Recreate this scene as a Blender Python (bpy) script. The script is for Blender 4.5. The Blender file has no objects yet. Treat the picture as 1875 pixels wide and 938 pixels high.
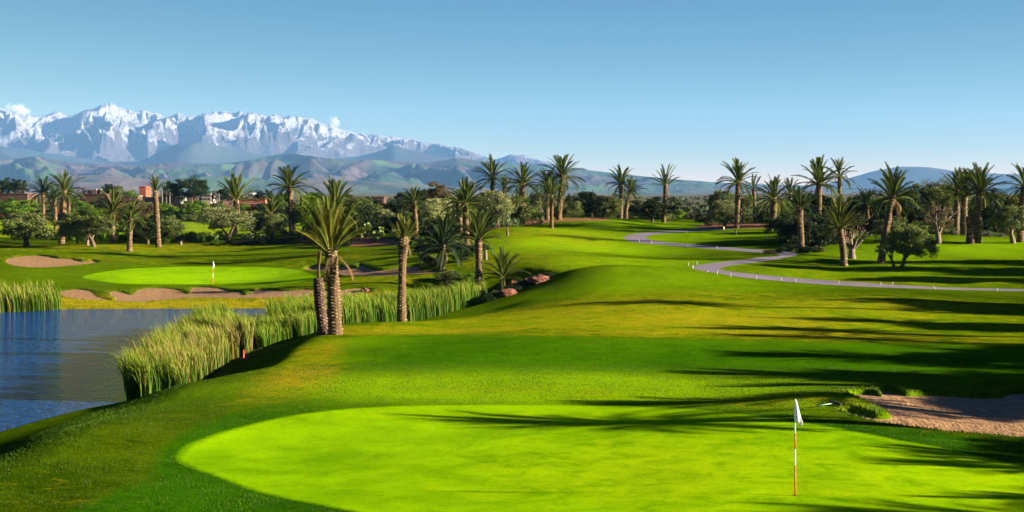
import bpy, math, random, time
import numpy as np
from mathutils import Vector, noise as mnoise
from mathutils.geometry import delaunay_2d_cdt

ALB = .67; HAZE = 2.7e-5; SKM = .1866; SKY_GRADE = ((2.6, 3.75), (1.5, .64), (.15, .238))

T0 = time.time()
random.seed(7); RNG = np.random.default_rng(7)
sc = bpy.context.scene
COL = sc.collection
R = math.radians

# ------------------------------------------------------------------ camera
F = 2600.0; CX = 937.5; HY = 385.0; W, H = 1875.0, 938.0; CZ = 6.3
cam = bpy.data.cameras.new('camera'); camo = bpy.data.objects.new('camera', cam); COL.objects.link(camo)
camo.location = (0, 0, CZ); camo.rotation_euler = (R(90), 0, 0)
cam.sensor_width = 36; cam.lens = 36 * F / W
cam.shift_y = -(H / 2 - HY) / W
cam.clip_start = 0.5; cam.clip_end = 300000
sc.camera = camo
sc.render.resolution_x = 1024; sc.render.resolution_y = 512

# ------------------------------------------------------------------ light
SUN_DIR = Vector((7.76, -1.15, 2.13)).normalized()          # towards the sun
EL = math.asin(SUN_DIR.z); AZ = math.atan2(SUN_DIR.x, SUN_DIR.y)
w = bpy.data.worlds.new('World'); sc.world = w; w.use_nodes = True
nt = w.node_tree; bg = nt.nodes['Background']
sky = nt.nodes.new('ShaderNodeTexSky'); sky.sky_type = 'NISHITA'; sky.sun_disc = False
sky.sun_elevation = EL; sky.sun_rotation = AZ
sky.altitude = 2500; sky.air_density = 0.6; sky.dust_density = 0.2; sky.ozone_density = 3.0
def _vm(op, a, v):
    n = nt.nodes.new('ShaderNodeVectorMath'); n.operation = op; nt.links.new(a, n.inputs[0]); n.inputs[1].default_value = v; return n.outputs[0]
sep = nt.nodes.new('ShaderNodeSeparateColor'); nt.links.new(_vm('MULTIPLY', sky.outputs[0], (SKM, SKM, SKM)), sep.inputs[0])
com = nt.nodes.new('ShaderNodeCombineColor')
for i_, (g_, k_) in enumerate(SKY_GRADE):
    n_ = nt.nodes.new('ShaderNodeMath'); n_.operation = 'POWER'; nt.links.new(sep.outputs[i_], n_.inputs[0]); n_.inputs[1].default_value = g_
    n2_ = nt.nodes.new('ShaderNodeMath'); n2_.operation = 'MULTIPLY'; nt.links.new(n_.outputs[0], n2_.inputs[0]); n2_.inputs[1].default_value = k_ / SKM
    n3_ = nt.nodes.new('ShaderNodeMath'); n3_.operation = 'MINIMUM'; nt.links.new(n2_.outputs[0], n3_.inputs[0]); n3_.inputs[1].default_value = (.8, .8, .6)[i_] / SKM
    nt.links.new(n3_.outputs[0], com.inputs[i_])
nt.links.new(com.outputs[0], bg.inputs[0]); bg.inputs[1].default_value = 0.05
sun = bpy.data.lights.new('sun', 'SUN'); suno = bpy.data.objects.new('sun', sun); COL.objects.link(suno)
sun.energy = 5.0; sun.angle = R(0.5); sun.color = (1.0, 0.86, 0.66)
suno.rotation_euler = SUN_DIR.to_track_quat('Z', 'Y').to_euler(); suno.location = (40, -20, 60)
sc.view_settings.view_transform = 'Standard'; sc.view_settings.look = 'None'
sc.view_settings.exposure = 2.5; sc.view_settings.gamma = 1.0
sc.cycles.max_bounces = 8; sc.cycles.transparent_max_bounces = 8; sc.cycles.volume_bounces = 0
sc.cycles.use_denoising = True

# ------------------------------------------------------------------ materials
def node_mat(name):
    m = bpy.data.materials.new(name); m.use_nodes = True
    t = m.node_tree; b = t.nodes['Principled BSDF']
    return m, t, b
def N(t, typ, **kw):
    n = t.nodes.new(typ)
    for k, v in kw.items():
        if k.startswith('i_'):
            key = k[2:]; key = int(key) if key.isdigit() else key.replace('_', ' ')
            n.inputs[key].default_value = v
        else: setattr(n, k, v)
    return n
def L(t, a, b): t.links.new(a, b)
def noise(t, scale, detail=4, rough=.55, vec=None, dist=0.0):
    n = N(t, 'ShaderNodeTexNoise'); n.inputs['Scale'].default_value = scale
    n.inputs['Detail'].default_value = detail; n.inputs['Roughness'].default_value = rough
    n.inputs['Distortion'].default_value = dist
    if vec is not None: L(t, vec, n.inputs['Vector'])
    return n.outputs[0]
def ramp(t, fac, stops):
    r = N(t, 'ShaderNodeValToRGB'); e = r.color_ramp.elements
    while len(e) < len(stops): e.new(.5)
    for i, (p, c) in enumerate(stops):
        e[i].position = p; e[i].color = (c[0], c[1], c[2], 1) if not isinstance(c, (int, float)) else (c, c, c, 1)
    L(t, fac, r.inputs[0]); return r.outputs[0]
def mix(t, fac, a, b, mode='MIX'):
    m = N(t, 'ShaderNodeMix', data_type='RGBA', blend_type=mode)
    for sock, v in ((m.inputs[0], fac), (m.inputs[6], a), (m.inputs[7], b)):
        if isinstance(v, (int, float)): sock.default_value = v
        elif isinstance(v, tuple): sock.default_value = (*v[:3], 1)
        else: L(t, v, sock)
    return m.outputs[2]
def bump(t, b, h, strength, dist):
    n = N(t, 'ShaderNodeBump'); n.inputs['Strength'].default_value = strength; n.inputs['Distance'].default_value = dist
    L(t, h, n.inputs['Height']); L(t, n.outputs[0], b.inputs['Normal']); return n
def attr(t, name):
    return N(t, 'ShaderNodeAttribute', attribute_name=name).outputs['Fac']
def coords(t, scale=(1, 1, 1)):
    tc = N(t, 'ShaderNodeTexCoord'); mp = N(t, 'ShaderNodeMapping'); mp.inputs['Scale'].default_value = scale
    L(t, tc.outputs['Object'], mp.inputs[0]); return mp.outputs[0]

def alb(c): return tuple(x * ALB for x in c)
def grass_color(t, c, p):
    dark, light, straw, big, mid, fine, fine_amt, dk = p; dark, light, straw = alb(dark), alb(light), alb(straw)
    n1 = noise(t, big, 4, .6, c, .6); n2 = noise(t, mid, 6, .62, c, .4); n3 = noise(t, fine, 5, .75, c)
    base = mix(t, ramp(t, n1, [(.35, 0.0), (.65, 1.0)]), dark, light)
    base = mix(t, ramp(t, n2, [(.42, 0.0), (.7, .7)]), base, tuple(x * 1.2 for x in light))
    n4 = noise(t, mid * 2.2, 6, .68, c, .8)
    base = mix(t, ramp(t, n4, [(.30, dk), (.48, 0.0)]), base, tuple(x * .55 for x in dark))
    st = N(t, 'ShaderNodeMath', operation='MULTIPLY_ADD'); L(t, attr(t, 'straw'), st.inputs[0]); st.inputs[1].default_value = 1.5
    off = N(t, 'ShaderNodeMath', operation='SUBTRACT'); L(t, n4, off.inputs[0]); off.inputs[1].default_value = .62
    off2 = N(t, 'ShaderNodeMath', operation='MULTIPLY'); L(t, off.outputs[0], off2.inputs[0]); off2.inputs[1].default_value = 2.0
    L(t, off2.outputs[0], st.inputs[2]); st.use_clamp = True; stf = st.outputs[0]; st_c = straw
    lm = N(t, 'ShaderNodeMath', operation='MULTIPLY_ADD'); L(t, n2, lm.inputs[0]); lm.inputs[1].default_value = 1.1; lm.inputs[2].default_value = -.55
    lm2 = N(t, 'ShaderNodeMath', operation='MULTIPLY_ADD'); L(t, attr(t, 'sunlit'), lm2.inputs[0]); lm2.inputs[1].default_value = 1.15
    lm3 = N(t, 'ShaderNodeMath', operation='MULTIPLY'); L(t, lm.outputs[0], lm3.inputs[0]); L(t, attr(t, 'sunlit'), lm3.inputs[1]); L(t, lm3.outputs[0], lm2.inputs[2]); lm2.use_clamp = True
    base = mix(t, lm2.outputs[0], base, alb((.34, .62, .001)))  # bright green painted where the turf faces the sun
    base = mix(t, stf, base, st_c)
    sp = ramp(t, n3, [(.3, 1 - fine_amt), (.7, 1.0)])
    return mix(t, 1.0, base, sp, 'MULTIPLY'), n3
GP = {'rough': ((.028, .075, .001), (.105, .17, .001), (.60, .49, .012), .05, .45, 7, .6, .7),
      'fairway': ((.028, .13, .001), (.070, .215, .001), (.2, .28, .01), .08, .6, 8, .6, .6),  # darker green stands in for shade in the swale, besides closer mowing
      'collar': ((.016, .085, .001), (.042, .17, .001), (.2, .28, .01), .1, .9, 10, .6, .6),
      'green': ((.125, .32, .001), (.29, .55, .001), (.52, .70, .003), .10, .45, 9, .26, .35),
      'lawn': ((.17, .28, .006), (.28, .40, .008), (.36, .36, .03), .03, .3, 4, .3, .5)}
def grass_mat(name, key, under=None, fade=1.0, bs=.6, bd=.05):
    m, t, b = node_mat(name); c = coords(t)
    col, n3 = grass_color(t, c, GP[key])
    if under:
        col2, _ = grass_color(t, c, GP[under])
        e = N(t, 'ShaderNodeMath', operation='MULTIPLY_ADD'); L(t, attr(t, 'edge'), e.inputs[0]); e.inputs[1].default_value = 1 / fade
        q = N(t, 'ShaderNodeMath', operation='MULTIPLY_ADD'); L(t, noise(t, 2.5 / max(fade, .3), 4, .7, c), q.inputs[0]); q.inputs[1].default_value = 1.6; q.inputs[2].default_value = -.85
        L(t, q.outputs[0], e.inputs[2]); e.use_clamp = True
        col = mix(t, e.outputs[0], col2, col)
    L(t, col, b.inputs['Base Color']); b.inputs['Roughness'].default_value = 1.0; b.inputs['Specular IOR Level'].default_value = 0
    hn = noise(t, GP[key][5] * 2.5, 3, .7, c); bump(t, b, hn, bs, bd)
    return m
M = {}
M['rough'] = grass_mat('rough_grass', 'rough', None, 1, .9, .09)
M['fairway'] = grass_mat('shaded_fairway_grass', 'fairway', 'rough', .9, .8, .06)
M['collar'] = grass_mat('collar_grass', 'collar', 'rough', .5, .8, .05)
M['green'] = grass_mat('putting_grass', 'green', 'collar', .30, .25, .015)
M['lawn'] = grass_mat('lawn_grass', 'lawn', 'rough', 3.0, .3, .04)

def simple(name, c1, c2, scale, rough=.8, bs=.5, bd=.02, spec=.3, detail=5, rand=0.0):
    m, t, b = node_mat(name); c = coords(t)
    if 'paint' not in name: c1, c2 = alb(c1), alb(c2)
    n = noise(t, scale, detail, .6, c)
    col = mix(t, ramp(t, n, [(.3, 0.0), (.7, 1.0)]), c1, c2)
    if rand:
        oi = N(t, 'ShaderNodeObjectInfo'); rr = ramp(t, oi.outputs['Random'], [(0, 1 - rand), (1, 1 + 0 * rand)])
        col = mix(t, 1.0, col, rr, 'MULTIPLY')
    L(t, col, b.inputs['Base Color']); b.inputs['Roughness'].default_value = rough
    b.inputs['Specular IOR Level'].default_value = spec
    bump(t, b, n, bs, bd)
    return m
M['sand'] = simple('bunker_sand', (.22, .12, .055), (.46, .27, .125), 3.5, 1.0, 1.0, .14, .1, 8)
_m = M['sand']; _t = _m.node_tree; _b = _t.nodes['Principled BSDF']; _w = _t.nodes.new('ShaderNodeTexWave'); _w.inputs['Scale'].default_value = 1.9; _w.inputs['Distortion'].default_value = 14; _w.inputs['Detail'].default_value = 3; _w.inputs['Detail Scale'].default_value = .4
L(_t, coords(_t), _w.inputs['Vector']); _bn = [n for n in _t.nodes if n.type == 'BUMP'][0]; _b2 = _t.nodes.new('ShaderNodeBump'); _b2.inputs['Strength'].default_value = .35; _b2.inputs['Distance'].default_value = .02; L(_t, _w.outputs['Fac'], _b2.inputs['Height']); L(_t, _bn.outputs[0], _b2.inputs['Normal']); L(_t, _b2.outputs[0], _b.inputs['Normal'])
M['earth'] = simple('red_earth', (.16, .060, .025), (.30, .12, .055), .8, .95, .8, .15, .1, 7)
M['path'] = simple('cart_path_concrete', (.17, .14, .17), (.24, .20, .24), 3, .85, .3, .01, .2)
M['rock'] = simple('red_rock', (.09, .035, .02), (.22, .095, .055), 1.6, .9, 1, .15, .2, 8)
M['post_white'] = simple('weathered_white_paint', (.26, .25, .23), (.36, .35, .32), 20, .7, .1, .002)
M['white'] = simple('white_paint', (.78, .78, .76), (.85, .85, .82), 20, .5, .1, .002)
M['red'] = simple('red_paint', (.55, .06, .02), (.62, .08, .03), 20, .5, .1, .002)
M['black'] = simple('dark_plastic', (.015, .015, .015), (.03, .03, .03), 20, .6, .1, .002)
M['mint'] = simple('pale_green_paint', (.16, .34, .20), (.22, .42, .26), 20, .5, .1, .002)
M['yellow'] = simple('yellow_paint', (.7, .5, .05), (.8, .6, .08), 20, .5, .1, .002)
M['peach'] = simple('peach_paint', (.7, .42, .2), (.8, .5, .28), 20, .6, .1, .002)
M['terracotta'] = simple('terracotta_wall', (.28, .10, .055), (.38, .15, .08), .5, .95, .3, .03, .1)
M['brick_red'] = simple('orange_render', (.32, .09, .05), (.40, .12, .06), .5, .95, .3, .03, .1)
M['mudbrown'] = simple('brown_render', (.09, .05, .04), (.14, .08, .06), .4, .95, .3, .03, .1)
M['housewhite'] = simple('cream_render', (.40, .34, .28), (.5, .43, .36), .5, .9, .2, .02, .1)
M['housepink'] = simple('pink_render', (.38, .22, .17), (.45, .27, .21), .5, .9, .2, .02, .1)
M['concrete'] = simple('grey_concrete', (.20, .18, .17), (.28, .26, .24), 1, .9, .2, .02, .1)
M['windowglass'] = simple('dark_window', (.02, .025, .03), (.03, .035, .04), 1, .15, .0, .001, .5)
M['pale_roof'] = simple('pale_roof', (.30, .27, .24), (.38, .34, .3), 1, .9, .2, .02, .1)
M['cactus'] = simple('cactus_skin', (.13, .22, .04), (.32, .38, .08), 1.5, .6, .3, .02, .3)
M['agave'] = simple('agave_leaf', (.10, .17, .08), (.2, .28, .13), 1.5, .6, .3, .02, .3)

def bark(name, c1, c2, c3):
    c1, c2, c3 = alb(c1), alb(c2), alb(c3)
    m, t, b = node_mat(name); c = coords(t)
    n = noise(t, 6, 6, .7, c)
    col = mix(t, ramp(t, n, [(.3, 0.0), (.7, 1.0)]), c1, c2)
    a = attr(t, 'tip')
    col = mix(t, ramp(t, a, [(.35, 0.0), (.85, 1.0)]), col, c3)
    L(t, col, b.inputs['Base Color']); b.inputs['Roughness'].default_value = .9; b.inputs['Specular IOR Level'].default_value = .15
    bump(t, b, noise(t, 25, 4, .7, c), .8, .03)
    return m
M['palm_bark'] = bark('palm_bark', (.085, .052, .024), (.17, .108, .052), (.36, .26, .14))
M['palm_bark_dead'] = bark('dead_palm_bark', (.05, .03, .02), (.11, .07, .04), (.36, .24, .15))
M['olive_bark'] = bark('olive_bark', (.09, .06, .035), (.20, .14, .085), (.26, .19, .12))
M['pale_bark'] = bark('pale_bark', (.14, .11, .08), (.28, .22, .16), (.30, .24, .18))

def leaf_mat(name, c1, c2, c3=None, trans=.25, rand=.35, rough=.6):
    c1, c2, c3 = alb(c1), alb(c2), (alb(c3) if c3 else None)
    m, t, b = node_mat(name)
    a = attr(t, 'tint')
    col = mix(t, a, c1, c2)
    if c3: col = mix(t, ramp(t, attr(t, 'tip'), [(.5, 0.0), (1, 1.0)]), col, c3)
    oi = N(t, 'ShaderNodeObjectInfo'); rr = ramp(t, oi.outputs['Random'], [(0, 1 - rand), (1, 1.0)])
    col = mix(t, 1.0, col, rr, 'MULTIPLY')
    L(t, col, b.inputs['Base Color']); b.inputs['Roughness'].default_value = rough
    b.inputs['Specular IOR Level'].default_value = .08
    tr = N(t, 'ShaderNodeBsdfTranslucent'); L(t, col, tr.inputs[0])
    ms = N(t, 'ShaderNodeMixShader'); ms.inputs[0].default_value = trans
    out = t.nodes['Material Output']
    L(t, b.outputs[0], ms.inputs[1]); L(t, tr.outputs[0], ms.inputs[2]); L(t, ms.outputs[0], out.inputs['Surface'])
    return m
M['frond'] = leaf_mat('palm_frond', (.055, .095, .018), (.13, .17, .022), (.24, .25, .04))
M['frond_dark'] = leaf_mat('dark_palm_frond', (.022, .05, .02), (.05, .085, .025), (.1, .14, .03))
M['frond_yellow'] = leaf_mat('yellow_green_frond', (.14, .17, .02), (.28, .28, .03), (.42, .36, .06))
M['frond_dry'] = leaf_mat('dry_frond', (.16, .10, .04), (.30, .20, .08), (.4, .28, .12))
M['olive'] = leaf_mat('olive_leaves', (.05, .09, .018), (.24, .29, .07), None, .2)
M['olive_pale'] = leaf_mat('pale_olive_leaves', (.12, .17, .05), (.48, .52, .20), None, .25)
M['dark_leaf'] = leaf_mat('dark_leaves', (.012, .03, .008), (.04, .065, .016), None, .12)
M['green_leaf'] = leaf_mat('bright_leaves', (.05, .13, .008), (.22, .36, .02), None, .25)
M['brown_leaf'] = leaf_mat('brownish_leaves', (.10, .075, .03), (.22, .17, .07), None, .2)
M['reed'] = leaf_mat('reed_blades', (.012, .05, .001), (.10, .22, .005), (.20, .29, .012), .22, .0)
M['reed_dry'] = leaf_mat('dry_reed_blades', (.04, .08, .004), (.27, .21, .05), (.40, .31, .09), .2, .0)
M['tuft'] = leaf_mat('grass_tufts', (.03, .09, .004), (.09, .17, .006), (.14, .20, .012), .2, .0)
M['grey_leaf'] = leaf_mat('grey_leaves', (.13, .14, .10), (.28, .28, .20), None, .2)
M['scrub'] = leaf_mat('scrub_leaves', (.03, .055, .015), (.10, .11, .035), None, .1, 0)
M['turf_blade'] = leaf_mat('turf_blades', (.012, .05, .001), (.075, .16, .002), None, .3, .0)

# ------------------------------------------------------------------ mesh helpers
def mesh_obj(name, verts, faces, mat, parent=None, smooth=False, attrs=None, loc=None):
    me = bpy.data.meshes.new(name)
    verts = np.asarray(verts, dtype=np.float32)
    if isinstance(faces, np.ndarray):
        n, k = faces.shape
        me.vertices.add(len(verts)); me.vertices.foreach_set('co', verts.ravel())
        me.loops.add(n * k); me.loops.foreach_set('vertex_index', faces.astype(np.int32).ravel())
        me.polygons.add(n); me.polygons.foreach_set('loop_start', np.arange(0, n * k, k, dtype=np.int32))
        me.update(calc_edges=True); me.validate()
    else:
        me.from_pydata(verts.tolist(), [], faces); me.update()
    if attrs:
        for k_, a in attrs.items():
            at = me.attributes.new(k_, 'FLOAT', 'POINT'); at.data.foreach_set('value', np.asarray(a, dtype=np.float32))
    if smooth: me.polygons.foreach_set('use_smooth', [True] * len(me.polygons))
    if mat is not None: me.materials.append(mat)
    o = bpy.data.objects.new(name, me); COL.objects.link(o)
    if parent is not None: o.parent = parent
    if loc is not None: o.location = loc
    return o
def inst(name, me, parent, loc=(0, 0, 0), rot=(0, 0, 0), scale=1.0):
    o = bpy.data.objects.new(name, me); COL.objects.link(o); o.parent = parent
    o.location = loc; o.rotation_euler = rot
    o.scale = (scale,) * 3 if isinstance(scale, (int, float)) else scale
    return o
def tag(o, label=None, cat=None, group=None, kind=None):
    if label: o['label'] = label
    if cat: o['category'] = cat
    if group: o['group'] = group
    if kind: o['kind'] = kind
    return o
def thing(name, label, cat, loc, rz=0, group=None):
    o = bpy.data.objects.new(name, None); COL.objects.link(o); o.location = loc; o.rotation_euler = (0, 0, rz)
    o.empty_display_size = .3
    return tag(o, label, cat, group)

class MB:
    def __init__(s): s.v = []; s.f = []; s.t = []
    def add(s, vs, fs, tip=None):
        n = len(s.v); s.v += [tuple(p) for p in vs]; s.f += [tuple(i + n for i in q) for q in fs]
        s.t += list(tip) if tip is not None else [0.0] * len(vs)
    def box(s, x0, y0, z0, x1, y1, z1):
        s.add([(x0, y0, z0), (x1, y0, z0), (x1, y1, z0), (x0, y1, z0), (x0, y0, z1), (x1, y0, z1), (x1, y1, z1), (x0, y1, z1)],
              [(0, 3, 2, 1), (4, 5, 6, 7), (0, 1, 5, 4), (1, 2, 6, 5), (2, 3, 7, 6), (3, 0, 4, 7)])
    def tube(s, pts, rad, seg=6, cap=True):
        rings = []
        up = Vector((.13, .21, 1)).normalized()
        base = len(s.v); vs = []; n = len(pts)
        for i, p in enumerate(pts):
            p = Vector(p); a = Vector(pts[max(i - 1, 0)]); b_ = Vector(pts[min(i + 1, n - 1)])
            d = (b_ - a).normalized(); x = d.cross(Vector((0, 1, 0.01)) if abs(d.y) < .9 else Vector((1, 0, 0))).normalized(); y = d.cross(x)
            for k in range(seg):
                an = 2 * math.pi * k / seg
                vs.append(p + (x * math.cos(an) + y * math.sin(an)) * rad[i])
        fs = []
        for i in range(n - 1):
            for k in range(seg):
                a = i * seg + k; b_ = i * seg + (k + 1) % seg
                fs.append((a, b_, b_ + seg, a + seg))
        if cap:
            fs.append(tuple(range(seg - 1, -1, -1))); fs.append(tuple((n - 1) * seg + k for k in range(seg)))
        s.add(vs, fs)
    def build(s, name, mat, parent=None, smooth=False):
        return mesh_obj(name, s.v, s.f, mat, parent, smooth, {'tip': s.t})

# numpy gradient noise
_perm = RNG.permutation(256).astype(np.int64); _perm = np.concatenate([_perm, _perm, _perm])
_ang = RNG.random(256) * 2 * math.pi; _gx = np.cos(_ang); _gy = np.sin(_ang)
def pn(x, y):
    xi = np.floor(x).astype(np.int64); yi = np.floor(y).astype(np.int64); xf = x - xi; yf = y - yi
    u = xf ** 3 * (xf * (xf * 6 - 15) + 10); v = yf ** 3 * (yf * (yf * 6 - 15) + 10)
    def g(ix, iy, dx, dy):
        h = _perm[_perm[ix & 255] + (iy & 255)]; return _gx[h] * dx + _gy[h] * dy
    a = g(xi, yi, xf, yf); b = g(xi + 1, yi, xf - 1, yf); c = g(xi, yi + 1, xf, yf - 1); d = g(xi + 1, yi + 1, xf - 1, yf - 1)
    return (a + (b - a) * u) * (1 - v) + (c + (d - c) * u) * v
def fbm(x, y, o=5, lac=2.03, gain=.5):
    s = 0; a = 1
    for i in range(o): s = s + a * pn(x + 17.3 * i, y - 9.1 * i); x = x * lac; y = y * lac; a *= gain
    return s
def ridged(x, y, o=6, lac=2.05, gain=.55):
    s = 0; a = 1; wt = 1
    for i in range(o):
        n = 1 - np.abs(pn(x + 11.7 * i, y + 5.3 * i)) * 2; n = np.clip(n, 0, 1) ** 2 * wt; wt = np.clip(n * 1.6, 0, 1)
        s = s + a * n; x = x * lac; y = y * lac; a *= gain
    return s
def sstep(x): x = np.clip(x, 0, 1); return x * x * (3 - 2 * x)

# ------------------------------------------------------------------ terrain
WZ = -1.2
# control points: px, py, distance
CP = [(937,1000,26),
 (1456,908,31.3),(318,835,36.4),(937,890,33),(750,760,43),(1200,760,43.2),(1700,815,38),(1900,850,36),(500,905,32),
 (0,858,32.5),(60,843,34),(120,806,36.4),(200,800,37.5),(60,905,30.5),(200,905,30.5),(280,741,47.5),(400,735,46.5),(450,720,48),(500,688,52.5),(560,650,59.5),(612,613,71.5),
 (300,800,38.3),(736,590,78),
 (390,520,126),(390,518,128.8),(390,489,152),(150,508,134),(560,505,132),(575,490,145),(250,500,138),
 (390,470,163),(100,480,150),(50,451,175),(172,454,172),(237,460,168),(290,454,175),(112,447,182),(207,446,182),(20,525,122),(100,532,119),
 (200,435,195),(200,430,215),(200,412,300),(400,412,300),(200,400,345),(600,415,290),(0,430,215),(0,412,300),(400,428,215),
 (534,431,190),(497,440,185),(419,444,180),(551,445,176),(700,455,163),(762,444,165),(700,424,190),(580,470,150),
 (650,505,126),(650,480,142),(720,500,126),(740,472,138),(600,530,117),(300,548,113),(300,524,124),(500,545,113),(500,524,124),(700,528,115),
 (876,516,118),(808,496,125),(921,512,118),(985,515,110),(925,538,104),(850,548,104),
 (888,570,92),(950,552,92),(1011,531,96),(1043,495,103),(1100,489,100),(1250,489,106),(1100,483,122),(1000,483,122),
 (1200,470,135),(1100,450,150),(950,440,152),(1010,422,175),(956,412,185),(1002,400,190),(1023,401,190),(1136,400,205),(1215,408,195),(1080,400,198),
 (902,402,190),(850,452,150),(911,417,172),
 (1150,435,165),(1300,421,183),(1300,453,148),(1430,464,138),(1380,476,128),(1285,491,118),(1400,509,110),(1560,520,106),(1875,532,102),
 (1100,530,90),(1250,520,96),(1400,540,90),(1600,545,88),(1875,545,93),(1100,580,77),(1100,610,68),(1500,600,72),(1875,590,77),(950,560,88),(950,600,72),(800,600,76),
 (900,613,68),(900,650,58.5),(900,685,53),(1300,690,53),(1300,640,61),(900,702,50.5),(1000,735,46.3),(1000,702,50),(1400,727,46),(1500,722,45),(1600,745,43.5),
 (1700,650,60),(1875,690,54),(1875,640,63),(1875,800,40),(1875,712,50),
 (1545,491,125),(1613,488,126),(1650,497,121),(1560,479,132),(1700,520,108),(1718,446,148),(1766,428,160),(1790,442,150),(1855,442,150),(1468,466,136),
 (1414,422,175),(1349,417,180),(1382,409,200),(1327,415,185),(1500,440,155),(1591,423,180),(1875,480,125),(1875,505,115),(1875,432,165),(1500,406,225),(1800,405,210)]
CW = [(0,0,2.2),(15,0,2),(-15,0,1.6),(0,14,.5),(-15,15,.2),(15,15,.3),(-12,25,.3),(16,27,0),(-25,5,.3),(30,5,.5),(45,0,1),
      (20,40,.2),(28,30,.1),(28,45,.1),(34,60,.5),(45,90,1.0),(45,30,.5),(60,60,1.2),(60,110,1.5),(80,150,3.5),(110,210,4.5),
      (-60,150,1.2),(-75,180,2.2),(-60,220,2.6),(-90,120,.2),(-110,200,2.2),(-45,118,-.3),(-60,112,-.3),(-120,300,3.4),(-30,230,2.8),
      (10,240,3.9),(30,250,3.9),(60,260,4.0),(90,260,4.2),(0,310,3.8),(60,340,4.2),(120,340,4.4),(180,340,4.5),(-160,340,4.2),
      (10,400,4.6),(100,420,4.8),(-100,400,4.8),(220,420,4.8),(-220,420,4.8),(-28,40,0),(-35,20,0),(-30,60,-1),(-40,90,-1)]
P = []
for px, py, Y in CP: P.append(((px - CX) / F * Y, Y, CZ + Y * (HY - py) / F))
P += CW
P = np.array(P, float)
def warp(X, Y): 
    X = np.asarray(X, float); Yc = np.clip(np.asarray(Y, float), -9, 440); return np.clip(X / (Yc + 14), -.9, .9), np.log(Yc + 14)
pu, pv = warp(P[:, 0], P[:, 1]); n = len(P)
def phi(r2): return np.where(r2 > 1e-12, .5 * r2 * np.log(r2 + 1e-12), 0)
A = phi((pu[:, None] - pu) ** 2 + (pv[:, None] - pv) ** 2) + np.eye(n) * 4e-5
Q = np.c_[np.ones(n), pu, pv]
S = np.linalg.solve(np.block([[A, Q], [Q.T, np.zeros((3, 3))]]), np.r_[P[:, 2], 0, 0, 0])
def tps(X, Y):
    sh = np.shape(X); u, v = warp(np.ravel(X), np.ravel(Y)); out = np.empty(len(u))
    for i in range(0, len(u), 20000):
        a, b = u[i:i + 20000], v[i:i + 20000]
        out[i:i + 20000] = phi((a[:, None] - pu) ** 2 + (b[:, None] - pv) ** 2) @ S[:n] + S[n] + S[n + 1] * a + S[n + 2] * b
    return out.reshape(sh)
def plain(Y): return 4.75 + (np.asarray(Y, float) - 400) * .0117
def h0(X, Y):
    Y = np.asarray(Y, float); X = np.asarray(X, float)
    k = sstep((Y - 370) / 60)
    z = tps(X, Y) * (1 - k) + plain(np.maximum(Y, 370)) * k
    z = z + fbm(X * .12, Y * .12, 3) * .05 * np.clip(Y / 60, .3, 1.5) + fbm(X * .05 + 3, Y * .05, 2) * .46 * sstep((Y - 62) / 30)
    far = sstep((Y - 500) / 2500)
    return z + far * fbm(X / 1500, Y / 1500, 4) * 14
def catmull(pts, closed=True, sub=6):
    pts = np.array(pts, float); n = len(pts); out = []
    rng = range(n) if closed else range(n - 1)
    for i in rng:
        p0, p1, p2, p3 = (pts[(i + k - 1) % n] if closed else pts[min(max(i + k - 1, 0), n - 1)] for k in range(4))
        for t in np.linspace(0, 1, sub, endpoint=False):
            out.append(.5 * ((2 * p1) + (-p0 + p2) * t + (2 * p0 - 5 * p1 + 4 * p2 - p3) * t * t + (-p0 + 3 * p1 - 3 * p2 + p3) * t ** 3))
    if not closed: out.append(pts[-1])
    return np.array(out)
def sdf(X, Y, poly):      # negative inside
    X = np.ravel(X); Y = np.ravel(Y); A_ = poly; B_ = np.roll(poly, -1, 0)
    d = np.full(len(X), 1e18); ins = np.zeros(len(X), bool)
    for (ax, ay), (bx, by) in zip(A_, B_):
        ex, ey = bx - ax, by - ay; wx, wy = X - ax, Y - ay
        t = np.clip((wx * ex + wy * ey) / (ex * ex + ey * ey + 1e-12), 0, 1)
        d = np.minimum(d, (wx - ex * t) ** 2 + (wy - ey * t) ** 2)
        c = ((ay > Y) != (by > Y)) & (X < ex * (Y - ay) / (ey if abs(ey) > 1e-12 else 1e-12) + ax); ins ^= c
    return np.where(ins, -np.sqrt(d), np.sqrt(d))
def px_at_z(px, py, z): Y = (CZ - z) * F / (py - HY); return ((px - CX) / F * Y, Y)
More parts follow.
